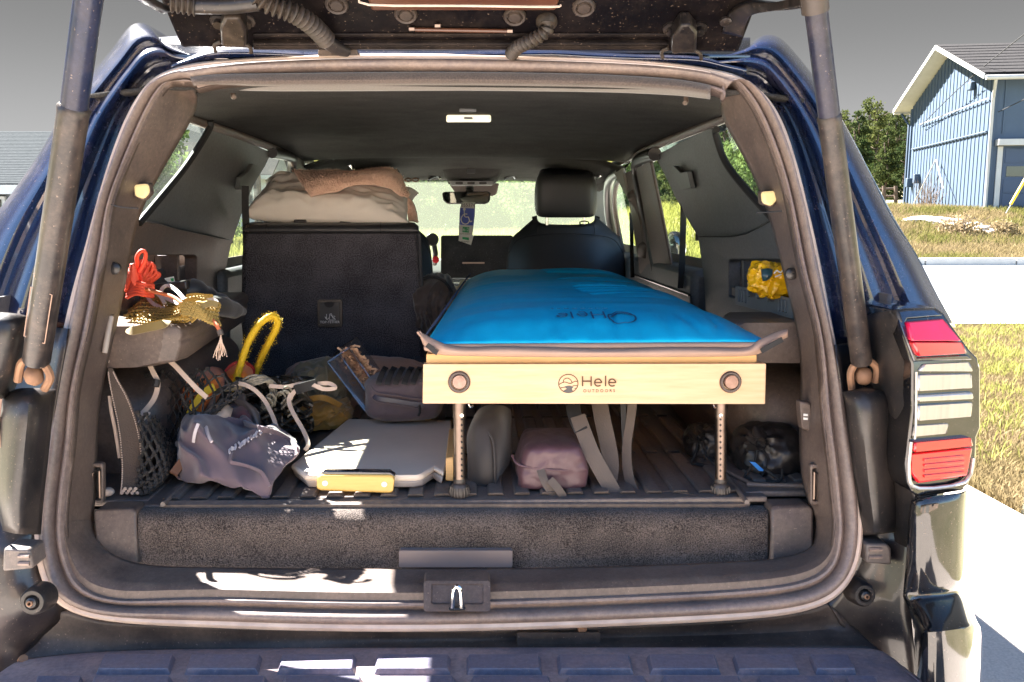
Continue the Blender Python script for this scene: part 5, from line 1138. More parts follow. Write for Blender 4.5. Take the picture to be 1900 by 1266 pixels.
# the burnt logo: circle with sun, hills and path, then the lettering
bm = bmesh.new()
circ = [(1054.5 + 18 * math.cos(2 * math.pi * t / 32), 712 + 17 * math.sin(2 * math.pi * t / 32)) for t in range(33)]
def stroke(bm, pts, w=.0011, d=.0006, sm=0):
    q = [LB(x, y, d) for x, y in pts]
    if sm: q = catmull(q, sm)
    add_strip(bm, q, w, .0006, up=V((0, -1, 0)))
stroke(bm, circ, .0013)
stroke(bm, [(1045, 711), (1046, 705), (1051, 702), (1056, 703), (1060, 707), (1061, 710)], .0011, sm=3)
stroke(bm, [(1037, 714), (1047, 709), (1058, 712), (1066, 708), (1071, 708)], .0011, sm=3)
stroke(bm, [(1040, 720), (1048, 719)], .0009); stroke(bm, [(1063, 716), (1071, 716)], .0009); stroke(bm, [(1066, 721), (1069, 721)], .0009)
fin('logo_emblem', bm, INKW, plat)
plate('logo_path', [[LB(x, y, .0011) for x, y in ((1047,718),(1056,716),(1064,718),(1061,722),(1063,726),(1059,729),(1050,729),(1045,726),(1052,722))]], (0, .001, 0), mat('logo_slate', (.09, .085, .08), rough=.7), plat, bevel=0, smooth=False)
def hele(bm, f, w):
    """rounded thin letters: H e l e in a box x 0..100, y 0 (base)..40 (cap)"""
    def st(pts, sm=0):
        q = [f(*p) for p in pts]; add_strip(bm, catmull(q, sm) if sm else q, w, .0006, up=UPN[0])
    st([(0, 0), (0, 38)]); st([(26, 0), (26, 38)]); st([(0, 19), (26, 19)])
    def e(x): st([(x, 14), (x + 20, 14), (x + 19, 20), (x + 15, 25.5), (x + 9, 27), (x + 3, 24), (x, 17), (x + 0.3, 9), (x + 4, 2.5), (x + 10, .5), (x + 18, 3)], 3)
    e(37); st([(70, 0), (70, 40)]); e(80)
UPN = [V((0, -1, 0))]
bm = bmesh.new(); hele(bm, lambda x, y: LB(1081 + x * .61, 717 - y * .485), .0021); fin('logo_lettering', bm, INKW, plat)
fin('logo_lettering', text_bm('O U T D O O R S', .0068, P(1111.5, 725.5, DB), (1, 0, 0), (0, 0, 1), lift=.0004), INKW, plat, smooth=False)
# legs
for cx in (852, 1338):
    t_, b_ = P(cx, 752, DB + .02), P(cx - (1 if cx > 1000 else -1), 890, DB + .02)
    lg = tube('leg', [t_, b_], .0093, STEEL, plat, 18)
    tube('leg_sleeve', [t_ + V((0, 0, .012)), t_ - V((0, 0, .02))], .0105, STEEL, lg, 18)
    bm = bmesh.new()
    for i in range(11):
        q = P(cx - (4 if cx > 1000 else -5), 776 + i * 10.5, DB + .02) + V((0, -.0088, 0)); add_lathe(bm, [(.0017, 0), (.0017, .0012), (.0011, .0013), (0, .0004)], q, V((-.3 if cx > 1000 else .3, -1, 0)), 8)
    fin('adjustment_hole', bm, DARK, lg)
    lathe('leg_button', [(.0032, 0), (.003, .0025), (0, .003)], P(cx - (4 if cx > 1000 else -5), 768, DB + .02) + V((0, -.009, 0)), V((0, -1, 0)), CHROME, lg, 10)
    k = mpp(DB)
    pr = [(.0098, 0), (.0108, -.004), (.0098, -.007), (.0112, -.008), (.014, -.012), (.0155, -.020), (.015, -.028), (.012, -.034), (.011, -.036), (.013, -.038), (.013, -.046), (0, -.046)]
    ft = lathe('leg_foot', pr, b_ - V((0, 0, -.002)), V((0, 0, 1)), mat('foot_black', (.03, .024, .022), (.05, .04, .035), rough=.4), lg, 24)
    bm = bmesh.new()
    for i in range(18):
        a = 2 * math.pi * i / 18; dv = V((math.cos(a), math.sin(a), 0)); add_tube(bm, [b_ + dv * .0145 - V((0, 0, .011)), b_ + dv * .0162 - V((0, 0, .019)), b_ + dv * .0155 - V((0, 0, .027))], .0012, 5)
    fin('knurl', bm, mat('foot_black', (.03, .024, .022)), ft)
for x in (xl + .06, xr - .06):
    for y in (2.1, 2.85): tube('leg', [V((x, y, P(850, 750, DB).z)), V((x, y, ZF))], .0093, STEEL, plat, 12)
tube('hook_pin', [P(1324, 750, DB + .02), P(1326, 756, DB + .018), P(1330, 757, DB + .016)], .002, CHROME, plat, 6, 3)
tube('hook_pin', [P(870, 750, DB + .02), P(874, 756, DB + .018), P(878, 752, DB + .016)], .002, CHROME, plat, 6, 3)
# hanging straps
strip('strap', [P(1062, 745, 1.46), P(1066, 770, 1.44), P(1078, 800, 1.42)], .024, .002, BLACK, plat, 4)
strip('strap', [P(1072, 772, 1.435), P(1082, 800, 1.42), P(1100, 845, 1.405), P(1122, 885, 1.395), P(1137, 912, 1.385), P(1140, 928, 1.38)], .026, .002, WEBB, plat, 5)
strip('strap', [P(1112, 745, 1.47), P(1118, 780, 1.455), P(1128, 825, 1.445), P(1133, 865, 1.43), P(1128, 900, 1.41), P(1122, 925, 1.39)], .028, .002, WEBB, plat, 5)
strip('strap', [P(1174, 745, 1.45), P(1170, 780, 1.445), P(1163, 830, 1.44), P(1166, 880, 1.42), P(1178, 912, 1.40), P(1200, 919, 1.39), P(1235, 913, 1.385), P(1270, 918, 1.37), P(1300, 926, 1.36)], [.020, .020, .018, .016, .016, .016, .018, .018, .016] and .018, .002, WEBB, plat, 4, wv=V((.75, -.5, .35)))
strip('strap', [P(1156, 745, 1.455), P(1158, 800, 1.45), P(1162, 850, 1.44)], .009, .002, BLACK, plat, 4)
# ================================================================ mattress
mt = thing('sleeping_pad', 'bright blue inflated sleeping pad with tan underside lying on the wooden platform', 'sleeping pad', V((.22, 1.5, P(850, 655, DB).z)))
zb = P(850, 655, DB).z + .004
nx, ny = 80, 300; rows = []
xn0, xn1 = P(790, 645, DB).x, P(1424, 645, DB).x
for j in range(ny + 1):
    v = j / ny; y = DB - .004 + 1.32 * v; r = []
    x0 = xn0 + (.010 - xn0) * v; x1 = xn1 + (.500 - xn1) * v
    for i in range(nx + 1):
        u = i / nx; x = x0 + (x1 - x0) * u
        eu = min(u, 1 - u) * 2; ev = min(v * 3.6, (1 - v) * 5.0, 1)
        h = .036 * (1 - (1 - min(1, eu * 1.6)) ** 2.6) ** .7 * (1 - (1 - min(1, ev * 1.5)) ** 2.4) ** .7
        cr = .008 * math.sin(math.pi * u)
        w = 0
        ub = .42 + .16 * (1 - v)
        f = sst(ub, ub + .03, u) * (1 - sst(.66, .95, u)) * sst(.20, .34, v) * (1 - sst(.88, 1, v))
        n_ = noise.noise(V((x * 2.2, y * 21 + .6 * math.sin(x * 9), 2))); w = -.019 * f * math.exp(-(n_ / .13) ** 2) + .002 * f
        w += .004 * (1 - sst(.02, .12, v)) * noise.noise(V((x * 42, v * 9, 6))) - .006 * (1 - sst(.03, .14, v)) * math.exp(-(noise.noise(V((x * 17, v * 6, 31))) / .12) ** 2)
        w += .006 * noise.noise(V((x * 6, y * 5, 9))) + .0045 * noise.noise(V((x * 3, y * 16, 4)))
        r.append(V((x, y, zb + .012 + h + cr * min(1, h / .03) + w * min(1, h / .03))))
    rows.append(r)
bt = [[V((p.x, p.y, zb)) for p in rows[0]]]
bm = grid_bm(rows)
pad_ = fin('pad_top', bm, BLUEF, mt, solid=.012, so=-1)
def padz(x, y):
    j = min(ny, max(0, round((y - DB + .004) / 1.32 * ny))); return min(rows[j], key=lambda p: abs(p.x - x)).z
fin('pad_underside', add_hex(bmesh.new(), [V((xn0 - .004, DB - .010, zb)), V((xn1 + .004, DB - .010, zb)), V((.505, 2.68, zb)), V((.006, 2.68, zb))], [V((xn0 - .002, DB - .010, zb + .011)), V((xn1 + .002, DB - .010, zb + .011)), V((.505, 2.68, zb + .011)), V((.006, 2.68, zb + .011))]), PADB, mt, bevel=.005)
ep = [(776,613,617,5),(790,620,648,3),(806,631,656,0),(832,640,660,-2),(870,643,661,-3),(930,644,662,-3),(1020,645,663,-4),(1130,646,663,-4),(1240,646,663,-3),(1330,645,662,-3),(1385,643,661,-2),(1408,632,657,0),(1426,622,648,2),(1446,613,634,4),(1462,612,626,6)]
rw = []
for i, (x, ya, yb, dd) in enumerate(ep):
    d = DB - .012 + dd * .002; j_ = 1.5 * math.sin(i * 2.1)
    rw.append([P(x, ya + j_, d + .006), P(x, ya * .7 + yb * .3 + j_, d - .002), P(x, ya * .35 + yb * .65, d - .004), P(x, yb, d + .002)])
fin('pad_edge', grid_bm(surf(rw, 3, 4)), PADB, mt, solid=.004, so=-1)
for pts in (((792, 640), (800, 646), (806, 652), (812, 655)), ((1412, 652), (1428, 643), (1444, 634), (1452, 630))):
    strip('pad_strap', [P(x, y, DB - .022) for x, y in pts], .008, .002, BLACK, mt, 3)
# stitched left edge: alternating thread ticks
bm = bmesh.new()
for i in range(40):
    v = i / 39; y = DB + .05 + 1.24 * v; x = xn0 + (.010 - xn0) * v - .001
    add_tube(bm, [V((x - .004, y + .006, zb + .012)), V((x + .004, y - .002, zb + .026)), V((x + .014, y, zb + .036))], .0014, 5)
fin('edge_stitching', bm, mat('dark_thread', (.005, .02, .06), rough=.8), mt, kind='stuff')
# printed logo on the pad, read from the head end (upside down from here)
bm = bmesh.new(); UPN[0] = V((0, 0, 1))
yl, xk = PZ(1100, 584, zb + .046).y, mpp(1.75)
def padp(px, dy): x = P(px, 585, yl).x; y = yl + dy; return V((x, y, padz(x, y) + .0016))
hele(bm, lambda x, y: padp(1120 - x * .86, .010 - y * .0009), .0030)
cc = [padp(1152 + 25 * math.cos(2 * math.pi * t / 24), -.012 + .028 * math.sin(2 * math.pi * t / 24)) for t in range(25)]
add_strip(bm, cc, .003, .0006, up=V((0, 0, 1)))
add_strip(bm, [padp(1132, -.012), padp(1145, .004), padp(1158, .010), padp(1172, 0)], .005, .0006, up=V((0, 0, 1)))
fin('pad_logo', bm, mat('pad_print_navy', (.004, .075, .19), rough=.7), mt)
q = padp(1078, .022); bm = text_bm('O U T D O O R S', .013, q, (-1, 0, 0), (0, -1, 0), lift=.002); fin('pad_logo_text', bm, mat('pad_print_navy', (.004, .05, .14)), mt, smooth=False)

# ================================================================ pillow and towel on the seat back
def cm(name, a, b, **k): return mat(name, a, b, rough=k.pop('rough', .85), sheen=k.pop('sheen', .25), bump=k.pop('bump', .25), bs=k.pop('bs', 900), bd=.001, **k)
PILL = cm('pillow_cotton', (.78, .72, .64), (.70, .645, .57)); TOWEL = carpet_mat('towel_terry', (.72, .44, .31), (.85, .60, .46), cs=300, amt=.9)
def pillowbm(c, hx, hy, hz, seed, rot=None, n=48):
    bm = bmesh.new(); rows_t, rows_b = [], []
    for s in (1, -1):
        rr_ = []
        for j in range(n + 1):
            v = -1 + 2 * j / n; r = []
            for i in range(n + 1):
                u = -1 + 2 * i / n
                pin = 1 - .10 * (1 - abs(u) ** 3) * abs(v) ** 4 - 0; pu = 1 - .10 * (1 - abs(v) ** 3) * abs(u) ** 4
                t = max(0, (1 - u ** 4) * (1 - v ** 4)) ** .48
                p = V((u * pu * hx, v * pin * hy, s * hz * t))
                nn_ = .012 * noise.noise(V((u * 2.2, v * 2.2, seed))) + .005 * (1 - abs(noise.noise(V((u * 4 + seed, v * 1.6, s * 2))))) ** 4 + .006 * noise.noise(V((u * 7, v * 7, seed + s)))
                p.z += nn_ * min(1, t * 1.6) * 1.2
                p = (rot @ p if rot is not None else p) + V(c); r.append(p)
            rr_.append(r)
        grid_bm(rr_, bm=bm)
    bmesh.ops.remove_doubles(bm, verts=bm.verts, dist=1e-4); return bm
pw = P(622, 377, 2.44)
rotp = Matrix.Rotation(R(4.5), 3, 'Y') @ Matrix.Rotation(R(22), 3, 'X')
tag(fin('pillow', pillowbm(pw, .222, .13, .05, 3, rotp), PILL, None, loc=pw), 'pale grey beige pillow lying on top of the folded left seat back', 'pillow')
tw = [[(548,326,2.62),(600,318,2.62),(660,320,2.62),(720,314,2.62),(745,330,2.62)],
      [(546,318,2.50),(600,322,2.50),(660,322,2.48),(722,318,2.50),(752,352,2.52)],
      [(556,334,2.40),(604,330,2.37),(656,326,2.38),(720,326,2.42),(757,364,2.46)],
      [(566,350,2.335),(612,344,2.325),(655,336,2.34),(715,336,2.39),(752,366,2.44)],
      [(576,364,2.315),(618,357,2.312),(650,346,2.33),(700,344,2.37),(738,356,2.42)]]
tws = surf([[P(*q) for q in r] for r in tw], 10, 10)
for r in tws:
    for p in r: p += V((0, -.004, .004)) * fbm(p * 18, 3)
to = tag(fin('towel', grid_bm(tws), TOWEL, None, solid=.008, loc=V(tws[0][0])), 'peach terry towel draped across the top of the grey pillow', 'towel')
bm = bmesh.new(); q = random.Random(8)   # terry fuzz along the towel's face
for r in tws[::1]:
    for p in r:
        for _ in range(3):
            a = p + V((q.uniform(-.006, .006), q.uniform(-.004, .004), q.uniform(0, .006))); b = a + V((q.gauss(0, .003), -.003, q.uniform(.001, .005)))
            bm.faces.new([bm.verts.new(a), bm.verts.new(a + V((.0012, 0, 0))), bm.verts.new(b)])
f_ = fin('terry_loops', bm, TOWEL, to, kind='stuff', smooth=False, recalc=False)
fin('towel_tail', grid_bm(surf([[P(*q) for q in r] for r in [[(748,362,2.46),(762,372,2.46),(768,382,2.48)],[(752,380,2.44),(766,386,2.44),(772,396,2.46)],[(756,396,2.44),(768,400,2.44),(774,410,2.46)],[(758,411,2.44),(770,412,2.44),(776,413,2.46)]]], 4, 4)), TOWEL, to, solid=.006)

# ================================================================ gear on the left shelf
SZ = 1.28 - .183
ROPE = mat('red_rope', (.62, .075, .035), (.52, .05, .025), rough=.6, bump=.4, bs=500, bd=.001); ORROPE = mat('orange_rope', (.60, .16, .06), rough=.7)
rp = thing('rope_coil', 'bright red rope coiled and bundled in the left side pocket', 'rope', P(255, 540, 1.60)); q = random.Random(4)
bm = bmesh.new()
for i in range(15):
    a = -.35 + i * .085 + q.gauss(0, .02); l = 52 + q.uniform(-5, 7) - 10 * abs(i - 7) / 7; cx, cy = 262, 536
    tx, ty = cx + math.sin(a) * l * .92, cy - math.cos(a) * l; d = 1.60 - .02 * q.random() + .003 * i
    sx = 5.5
    pts = [P(cx - 6 + q.uniform(-4, 4), cy, d), P((cx + tx) / 2 - sx, (cy + ty) / 2, d - .012), P(tx - sx * .7, ty + 5, d), P(tx, ty, d + .004), P(tx + sx * .7, ty + 6, d + .006), P((cx + tx) / 2 + sx, (cy + ty) / 2 + 2, d + .004), P(cx + 4, cy + 2, d + .012)]
    add_tube(bm, catmull(pts, 4), .0029, 8)
add_tube(bm, catmull([P(256, 498, 1.585), P(254, 478, 1.57), P(262, 466, 1.57), P(270, 470, 1.575), P(268, 486, 1.58), P(258, 505, 1.58)], 5), .0036, 8)
for i in range(5):
    cy = 530 + i * 5; add_tube(bm, catmull([P(240 - i, cy + 2, 1.575), P(252, cy - 5, 1.555), P(268, cy - 2, 1.553), P(284, cy, 1.575)], 4), .0036, 8)
for i in range(6):
    add_tube(bm, catmull([P(258, 536, 1.56), P(246, 520 - i * 6, 1.55), P(238 + i, 500 + i * 3, 1.56), P(234, 520 + i * 4, 1.575)], 4), .0036, 8)
fin('coil', bm, ROPE, rp)
tl_ = [P(268, 536, 1.555), P(296, 544, 1.535), P(322, 552, 1.52), P(345, 568, 1.50), P(372, 582, 1.49), P(392, 592, 1.475), P(402, 604, 1.462), P(408, 614, 1.458)]
tube('tail', tl_, .0034, ORROPE, rp, 8, 5)
tube('whipping', [P(407, 613, 1.458), P(410, 622, 1.456)], .005, WEBB, rp, 8)
bm = bmesh.new()
for i in range(11):
    x = 400 + i * 1.9 + q.gauss(0, .8); add_tube(bm, catmull([P(410, 621, 1.456), P(407 + i * .5, 634, 1.452), P(x, 650, 1.452 + q.gauss(0, .004)), P(x + q.gauss(-2, 3), 662 + q.uniform(-6, 8), 1.452)], 3), .0009, 4)
fin('frayed_end', bm, mat('frayed_strand', (.55, .40, .30), rough=.8), rp)
# tan mesh bag
MESHB = mat('tan_netting', (.36, .25, .07), (.28, .19, .05), rough=.75, bump=.3, bs=900, bd=.001)
mbq = V((P(310, 588, 1.56).x, 1.56, SZ)); mb = thing('mesh_bag', 'crumpled tan mesh bag lying on the left shelf below the red rope', 'mesh bag', mbq)
def netsurf(ctrl, nu, nv, amp, sd, fr=16):
    g_ = surf([[P(*q) for q in r] for r in ctrl], nu, nv)
    for r in g_:
        for p in r: p += V((.25, -.6, .8)) * amp * (fbm(p * fr + V((sd, 0, 0)), 3))
    return g_
c1 = [[(240,570,1.66),(262,556,1.66),(290,552,1.65),(320,560,1.63),(350,548,1.60),(374,545,1.60),(396,552,1.6)],
      [(236,584,1.60),(262,574,1.58),(290,572,1.57),(318,574,1.56),(345,562,1.55),(372,560,1.55),(398,570,1.56)],
      [(240,598,1.54),(262,592,1.52),(290,592,1.51),(315,586,1.51),(345,580,1.50),(370,576,1.50),(392,584,1.51)],
      [(242,612,1.485),(262,610,1.47),(288,604,1.465),(308,596,1.475),(340,592,1.48),(366,588,1.48),(388,590,1.49)]]
strip('binding', [P(240, 606, 1.475), P(243, 614, 1.462), P(270, 609, 1.455), P(302, 602, 1.46), P(310, 596, 1.47)], .014, .003, cm('tan_binding', (.24, .17, .055), (.18, .125, .04)), mb, 4, up=V((0, -1, .3)))
strip('binding', [P(352, 588, 1.48), P(372, 571, 1.47), P(392, 563, 1.475), P(404, 566, 1.48)], .010, .003, cm('tan_binding', (.24, .17, .055), (.18, .125, .04)), mb, 4, up=V((0, -1, .5)))
# grey cord loops on the shelf
gc = thing('cord_loops', 'pale grey flat cord in loops behind the tan mesh bag', 'cord', P(300, 560, 1.62)); CORD = mat('grey_cord', (.46, .42, .39), (.38, .34, .32), rough=.7, bump=.4, bs=700, bd=.001)
for pts in (((304,574,1.58),(282,562,1.60),(274,548,1.62),(282,540,1.62),(296,548,1.60),(306,564,1.58)), ((336,566,1.57),(306,552,1.60),(300,538,1.62),(312,530,1.63),(328,540,1.61),(342,556,1.58)), ((372,572,1.54),(388,560,1.55),(402,570,1.54),(398,582,1.52),(384,580,1.52),(372,566,1.53)), ((378,560,1.56),(396,556,1.56),(404,566,1.55),(402,580,1.53))):
    strip('loop', [P(*a) for a in pts], .0065, .0025, CORD, gc, 6, up=V((.2, -1, .4)))
jk = thing('black_jacket', 'black folded umbrella like cloth bundle on the shelf beside the seat', 'jacket', P(390, 570, 1.85))
for cs in ([(338,538,1.72,.020),(360,541,1.74,.024),(385,552,1.78,.022),(412,562,1.82,.017),(424,568,1.84,.010)], [(368,562,1.68,.012),(400,566,1.72,.018),(430,573,1.78,.018),(452,578,1.84,.008)]):
    pts = catmull([P(a, b, c) for a, b, c, d in cs], 6); rad = [x.x for x in catmull([V((d, 0, 0)) for a, b, c, d in cs], 6)]
    pts = [p + V((0, 0, .004)) * fbm(p * 30, 2) for p in pts]; rad = [r * (1 + .25 * noise.noise(p * 40)) for r, p in zip(rad, pts)]
    tube('cloth', pts, rad, cm('black_nylon', (.020, .020, .024), (.012, .012, .015), rough=.5), jk, 12)
for a, b, c in ((422, 567, 1.835), (450, 577, 1.84)): tube('tip', [P(a - 4, b - 2, c), P(a + 6, b + 5, c + .01)], [.007, .002], PADB, jk, 8)
bx = thing('small_boxes', 'dark flat case with a white and green printed label in the left pocket', 'case', P(315, 530, 1.72))
box('case', P(318, 532, 1.72), (.075, .05, .018), BLACKP, bx, rot=Matrix.Rotation(R(-8), 3, 'Y')); plate('label', [[P(x, y, 1.70) for x, y in ((304,517),(322,513),(324,523),(312,524))]], (0, .002, 0), WHITE, bx, bevel=0); plate('label', [[P(x, y, 1.699) for x, y in ((316,517),(322,516),(322,522),(318,522))]], (0, .002, 0), GRN, bx, bevel=0)
# snack bag in the right pocket
YEL = mat('snack_yellow', (.78, .45, .01), (.70, .36, .005), rough=.25, ns=20)
sbq = P(1432, 520, 1.60); sbag = thing('snack_bag', 'crinkled yellow snack bag tucked in the right side pocket', 'snack bag', sbq)
blob('bag', sbq, (.042, .03, .030), YEL, sbag, seed=5, e=3.2, amp=.16, fr=4, folds=.16, ff=3.5, rot=Matrix.Rotation(R(12), 3, 'Y'), sub=5)
strip('crimp', [P(1402, 500, 1.59), P(1406, 520, 1.585), P(1401, 538, 1.59)], .010, .003, YEL, sbag, 3)
pxsurf('print', [[(1412,500,1.568),(1424,498,1.562),(1434,500,1.562)],[(1413,512,1.562),(1424,512,1.556),(1433,510,1.556)],[(1415,522,1.566),(1422,521,1.560),(1428,518,1.562)]], mat('snack_teal', (.02, .06, .08), rough=.3), 4, 4, .002, sbag)
fin('print', text_bm('snacks', .016, P(1424, 530, 1.556), (1, 0, -.18), (.1, 0, 1)), INK, sbag, smooth=False) if False else None
for pts in (((1436, 508), (1442, 502), (1448, 506), (1454, 499)), ((1438, 514), (1450, 509))): tube('print', [P(x, y, 1.558) for x, y in pts], .0012, WHITE, sbag, 5, 3)
for i, (a, b) in enumerate(((1408, 1415), (1426, 1434))): blob('wrapped_sweet', P((a + b) / 2 + 3, 549 + i * 3, 1.59), (.006, .006, .004), YEL, sbag, seed=i, sub=2)

# ================================================================ netting, straps and cords in the left of the load area
NETB = mat('net_black_cord', (.028, .024, .022), (.018, .016, .015), rough=.6, bump=.3, bs=800, bd=.001); ELAS = mat('pale_elastic', (.60, .47, .39), (.48, .37, .30), rough=.7, bump=.4, bs=900, bd=.001)
cn = thing('cargo_net', 'black cargo net with a wide webbing edge hung from hooks at the left pillar', 'cargo net', P(245, 910, 1.42))
wp = [(205,684,1.46),(211,705,1.455),(222,735,1.45),(234,775,1.445),(242,815,1.435),(246,860,1.42),(245,895,1.40),(240,915,1.39)]
ww = [.007, .014, .024, .030, .033, .034, .033, .029]
wpts = catmull([P(*a) for a in wp], 5); wwid = [x.x for x in catmull([V((a, 0, 0)) for a in ww], 5)]
strip('webbing_edge', wpts, wwid, .003, mat('net_webbing', (.090, .062, .046), (.05, .036, .028), rough=.75, bump=.6, bs=450, bd=.002), cn, wv=V((1, .25, .05)))
for sd in (-1, 1):
    bm = bmesh.new()
    for i in range(2, len(wpts) - 2):
        for t in (0, .5):
            p = wpts[i].lerp(wpts[i + 1], t); w = wwid[i] * .42 * sd; add_lathe(bm, [(.0013, 0), (.0009, .001), (0, .0012)], p + V((w, w * .25 - .0022, 0)), V((0, -1, 0)), 6)
    fin('stitching', bm, ELAS, cn)
strip('elastic_end', [P(181, 634, 1.43), P(184, 650, 1.428), P(190, 662, 1.43), P(198, 672, 1.44)], .009, .004, ELAS, cn, 4)
tube('elastic_core', [P(203, 735, 1.455), P(206, 760, 1.45), P(214, 800, 1.445), P(222, 850, 1.43)], .003, ELAS, cn, 8, 5)
def hexnet(name, ctrl, nu, nv, r, par, m, amp=.006, sd=0, n=10):
    g_ = surf([[P(*q) for q in r_] for r_ in ctrl], 12, 12); H_, W_ = len(g_), len(g_[0]); bm = bmesh.new()
    def at(u, v):
        u = min(max(u, 0), 1) * (W_ - 1); v = min(max(v, 0), 1) * (H_ - 1); i, j = min(int(u), W_ - 2), min(int(v), H_ - 2); a, b = u - i, v - j
        p = (g_[j][i] * (1 - a) + g_[j][i + 1] * a) * (1 - b) + (g_[j + 1][i] * (1 - a) + g_[j + 1][i + 1] * a) * b
        return p + V((noise.noise(p * 22 + V((sd, 0, 0))), noise.noise(p * 22 + V((0, sd, 5))), noise.noise(p * 22 + V((sd, 3, 9))))) * amp
    for j in range(nv + 1):
        for i in range(nu + 1):
            o = .5 if j % 2 else 0; a = at((i + o) / nu, j / nv)
            for k in (-.5, .5):
                if j < nv and 0 <= i + o + k <= nu: 
                    b = at((i + o + k) / nu, (j + 1) / nv); md = at((i + o + k * .55) / nu, (j + .5) / nv) + V((0, 0, -.002)); add_tube(bm, [a, md, b], r, 5, False)
            add_tube(bm, [a - V((.003, 0, .0)), a + V((.003, 0, .001))], r * 1.7, 5)
    return fin(name, bm, m, par)
hexnet('netting', c1, 26, 14, .0011, mb, MESHB, .010, 2)
hexnet('netting', [[(a, b + 4, d + .03) for a, b, d in r] for r in c1], 22, 10, .0011, mb, MESHB, .012, 7)
hexnet('netting', [[(344,556,1.53),(372,550,1.53),(398,560,1.54)],[(340,574,1.485),(370,568,1.475),(402,580,1.49)],[(346,592,1.465),(376,590,1.46),(404,603,1.465)]], 13, 11, .0013, mb, MESHB, .014, 11)
fin('lining', grid_bm(netsurf([[(352,562,1.545),(372,557,1.545),(392,566,1.55)],[(350,576,1.50),(372,572,1.49),(394,582,1.50)],[(356,588,1.475),(376,586,1.475),(392,596,1.48)]], 6, 6, .016, 9, 26)), MESHB, mb, solid=.002)
hexnet('netting', [[(258,770,1.44),(285,775,1.47),(300,790,1.52),(305,800,1.56)],[(262,810,1.425),(290,820,1.44),(312,830,1.48),(325,830,1.52)],[(262,860,1.41),(290,865,1.415),(310,868,1.44),(322,862,1.48)],[(258,890,1.40),(280,896,1.395),(300,890,1.42),(308,880,1.46)],[(248,912,1.39),(266,914,1.385),(282,906,1.40),(296,896,1.43)]], 6, 13, .0024, cn, NETB, .007, 1)
hexnet('netting', [[(268,700,1.60),(300,690,1.62),(340,690,1.62),(372,700,1.62)],[(266,740,1.60),(300,735,1.60),(340,735,1.60),(366,745,1.60)],[(272,790,1.58),(300,790,1.58),(335,790,1.58),(350,800,1.58)],[(290,830,1.56),(305,840,1.56),(325,840,1.56),(338,840,1.56)]], 8, 12, .0016, cn, NETB, .008, 3)
hexnet('netting', [[(350,700,1.57),(380,690,1.57),(420,700,1.57),(450,720,1.57)],[(345,725,1.55),(375,725,1.55),(405,740,1.55),(430,745,1.55)],[(340,760,1.55),(362,770,1.54),(380,770,1.54),(395,765,1.55)]], 5, 6, .0020, cn, NETB, .012, 5)
for pts in (((275,765,1.52),(262,782,1.50),(258,800,1.49)), ((262,770,1.53),(285,742,1.54),(293,712,1.545),(284,690,1.55),(278,674,1.555),(288,664,1.555),(304,664,1.555),(322,676,1.55),(345,700,1.54),(366,722,1.535),(384,738,1.53)), ((326,822,1.53),(338,830,1.52),(350,834,1.51))):
    strip('elastic_loop', [P(*a) for a in pts], .0085, .003, ELAS, cn, 6, up=V((0, -1, .15)))
tube('knot', [P(288, 718, 1.54), P(291, 705, 1.545)], .007, NETB, cn, 8)
blob('end_knot', P(197, 913, 1.385), (.012, .008, .007), ELAS, cn, seed=3, sub=3)
for i in range(10): blob('fringe', P(226 + i * 3.2, 915 - i % 3 * 4, 1.385), (.003, .002, .003), ELAS, cn, seed=i, sub=1)
# orange vest and straps
VEST = cm('orange_mesh_fabric', (.95, .24, .03), (.85, .19, .02), rough=.8, bump=.8, bs=260)
ov = thing('orange_vest', 'bright orange mesh safety vest with yellow bands crumpled under black netting', 'vest', P(390, 750, 1.68))
pxsurf('vest_cloth', [[(345,705,1.72),(362,686,1.76),(385,680,1.78),(410,684,1.78),(418,700,1.76)],[(334,712,1.66),(358,704,1.66),(385,700,1.66),(408,702,1.67),(416,715,1.70)],[(330,730,1.64),(356,730,1.62),(380,726,1.62),(400,726,1.64),(408,735,1.68)],[(338,755,1.62),(356,756,1.60),(374,752,1.60),(388,748,1.62),(396,755,1.66)],[(346,772,1.60),(358,776,1.59),(370,772,1.59),(378,768,1.61),(384,770,1.64)]], VEST, 8, 8, .004, ov)
pxsurf('vest_cloth', [[(418,688,1.74),(432,678,1.75),(450,674,1.76),(468,682,1.76)],[(424,700,1.71),(438,696,1.70),(455,690,1.70),(470,698,1.73)],[(436,712,1.70),(446,712,1.69),(458,708,1.69),(466,712,1.71)]], VEST, 6, 6, .006, ov)
strip('reflective_band', [P(352, 770, 1.585), P(362, 752, 1.585), P(374, 735, 1.59), P(386, 724, 1.60), P(398, 718, 1.61)], .014, .002, mat('vest_yellow', (.75, .55, .02), rough=.6), ov, 5)
strip('vest_binding', [P(418, 690, 1.735), P(432, 676, 1.745), P(452, 672, 1.755), P(470, 684, 1.755), P(468, 700, 1.73)], .006, .003, mat('vest_red_binding', (.45, .03, .02), rough=.7), ov, 4)
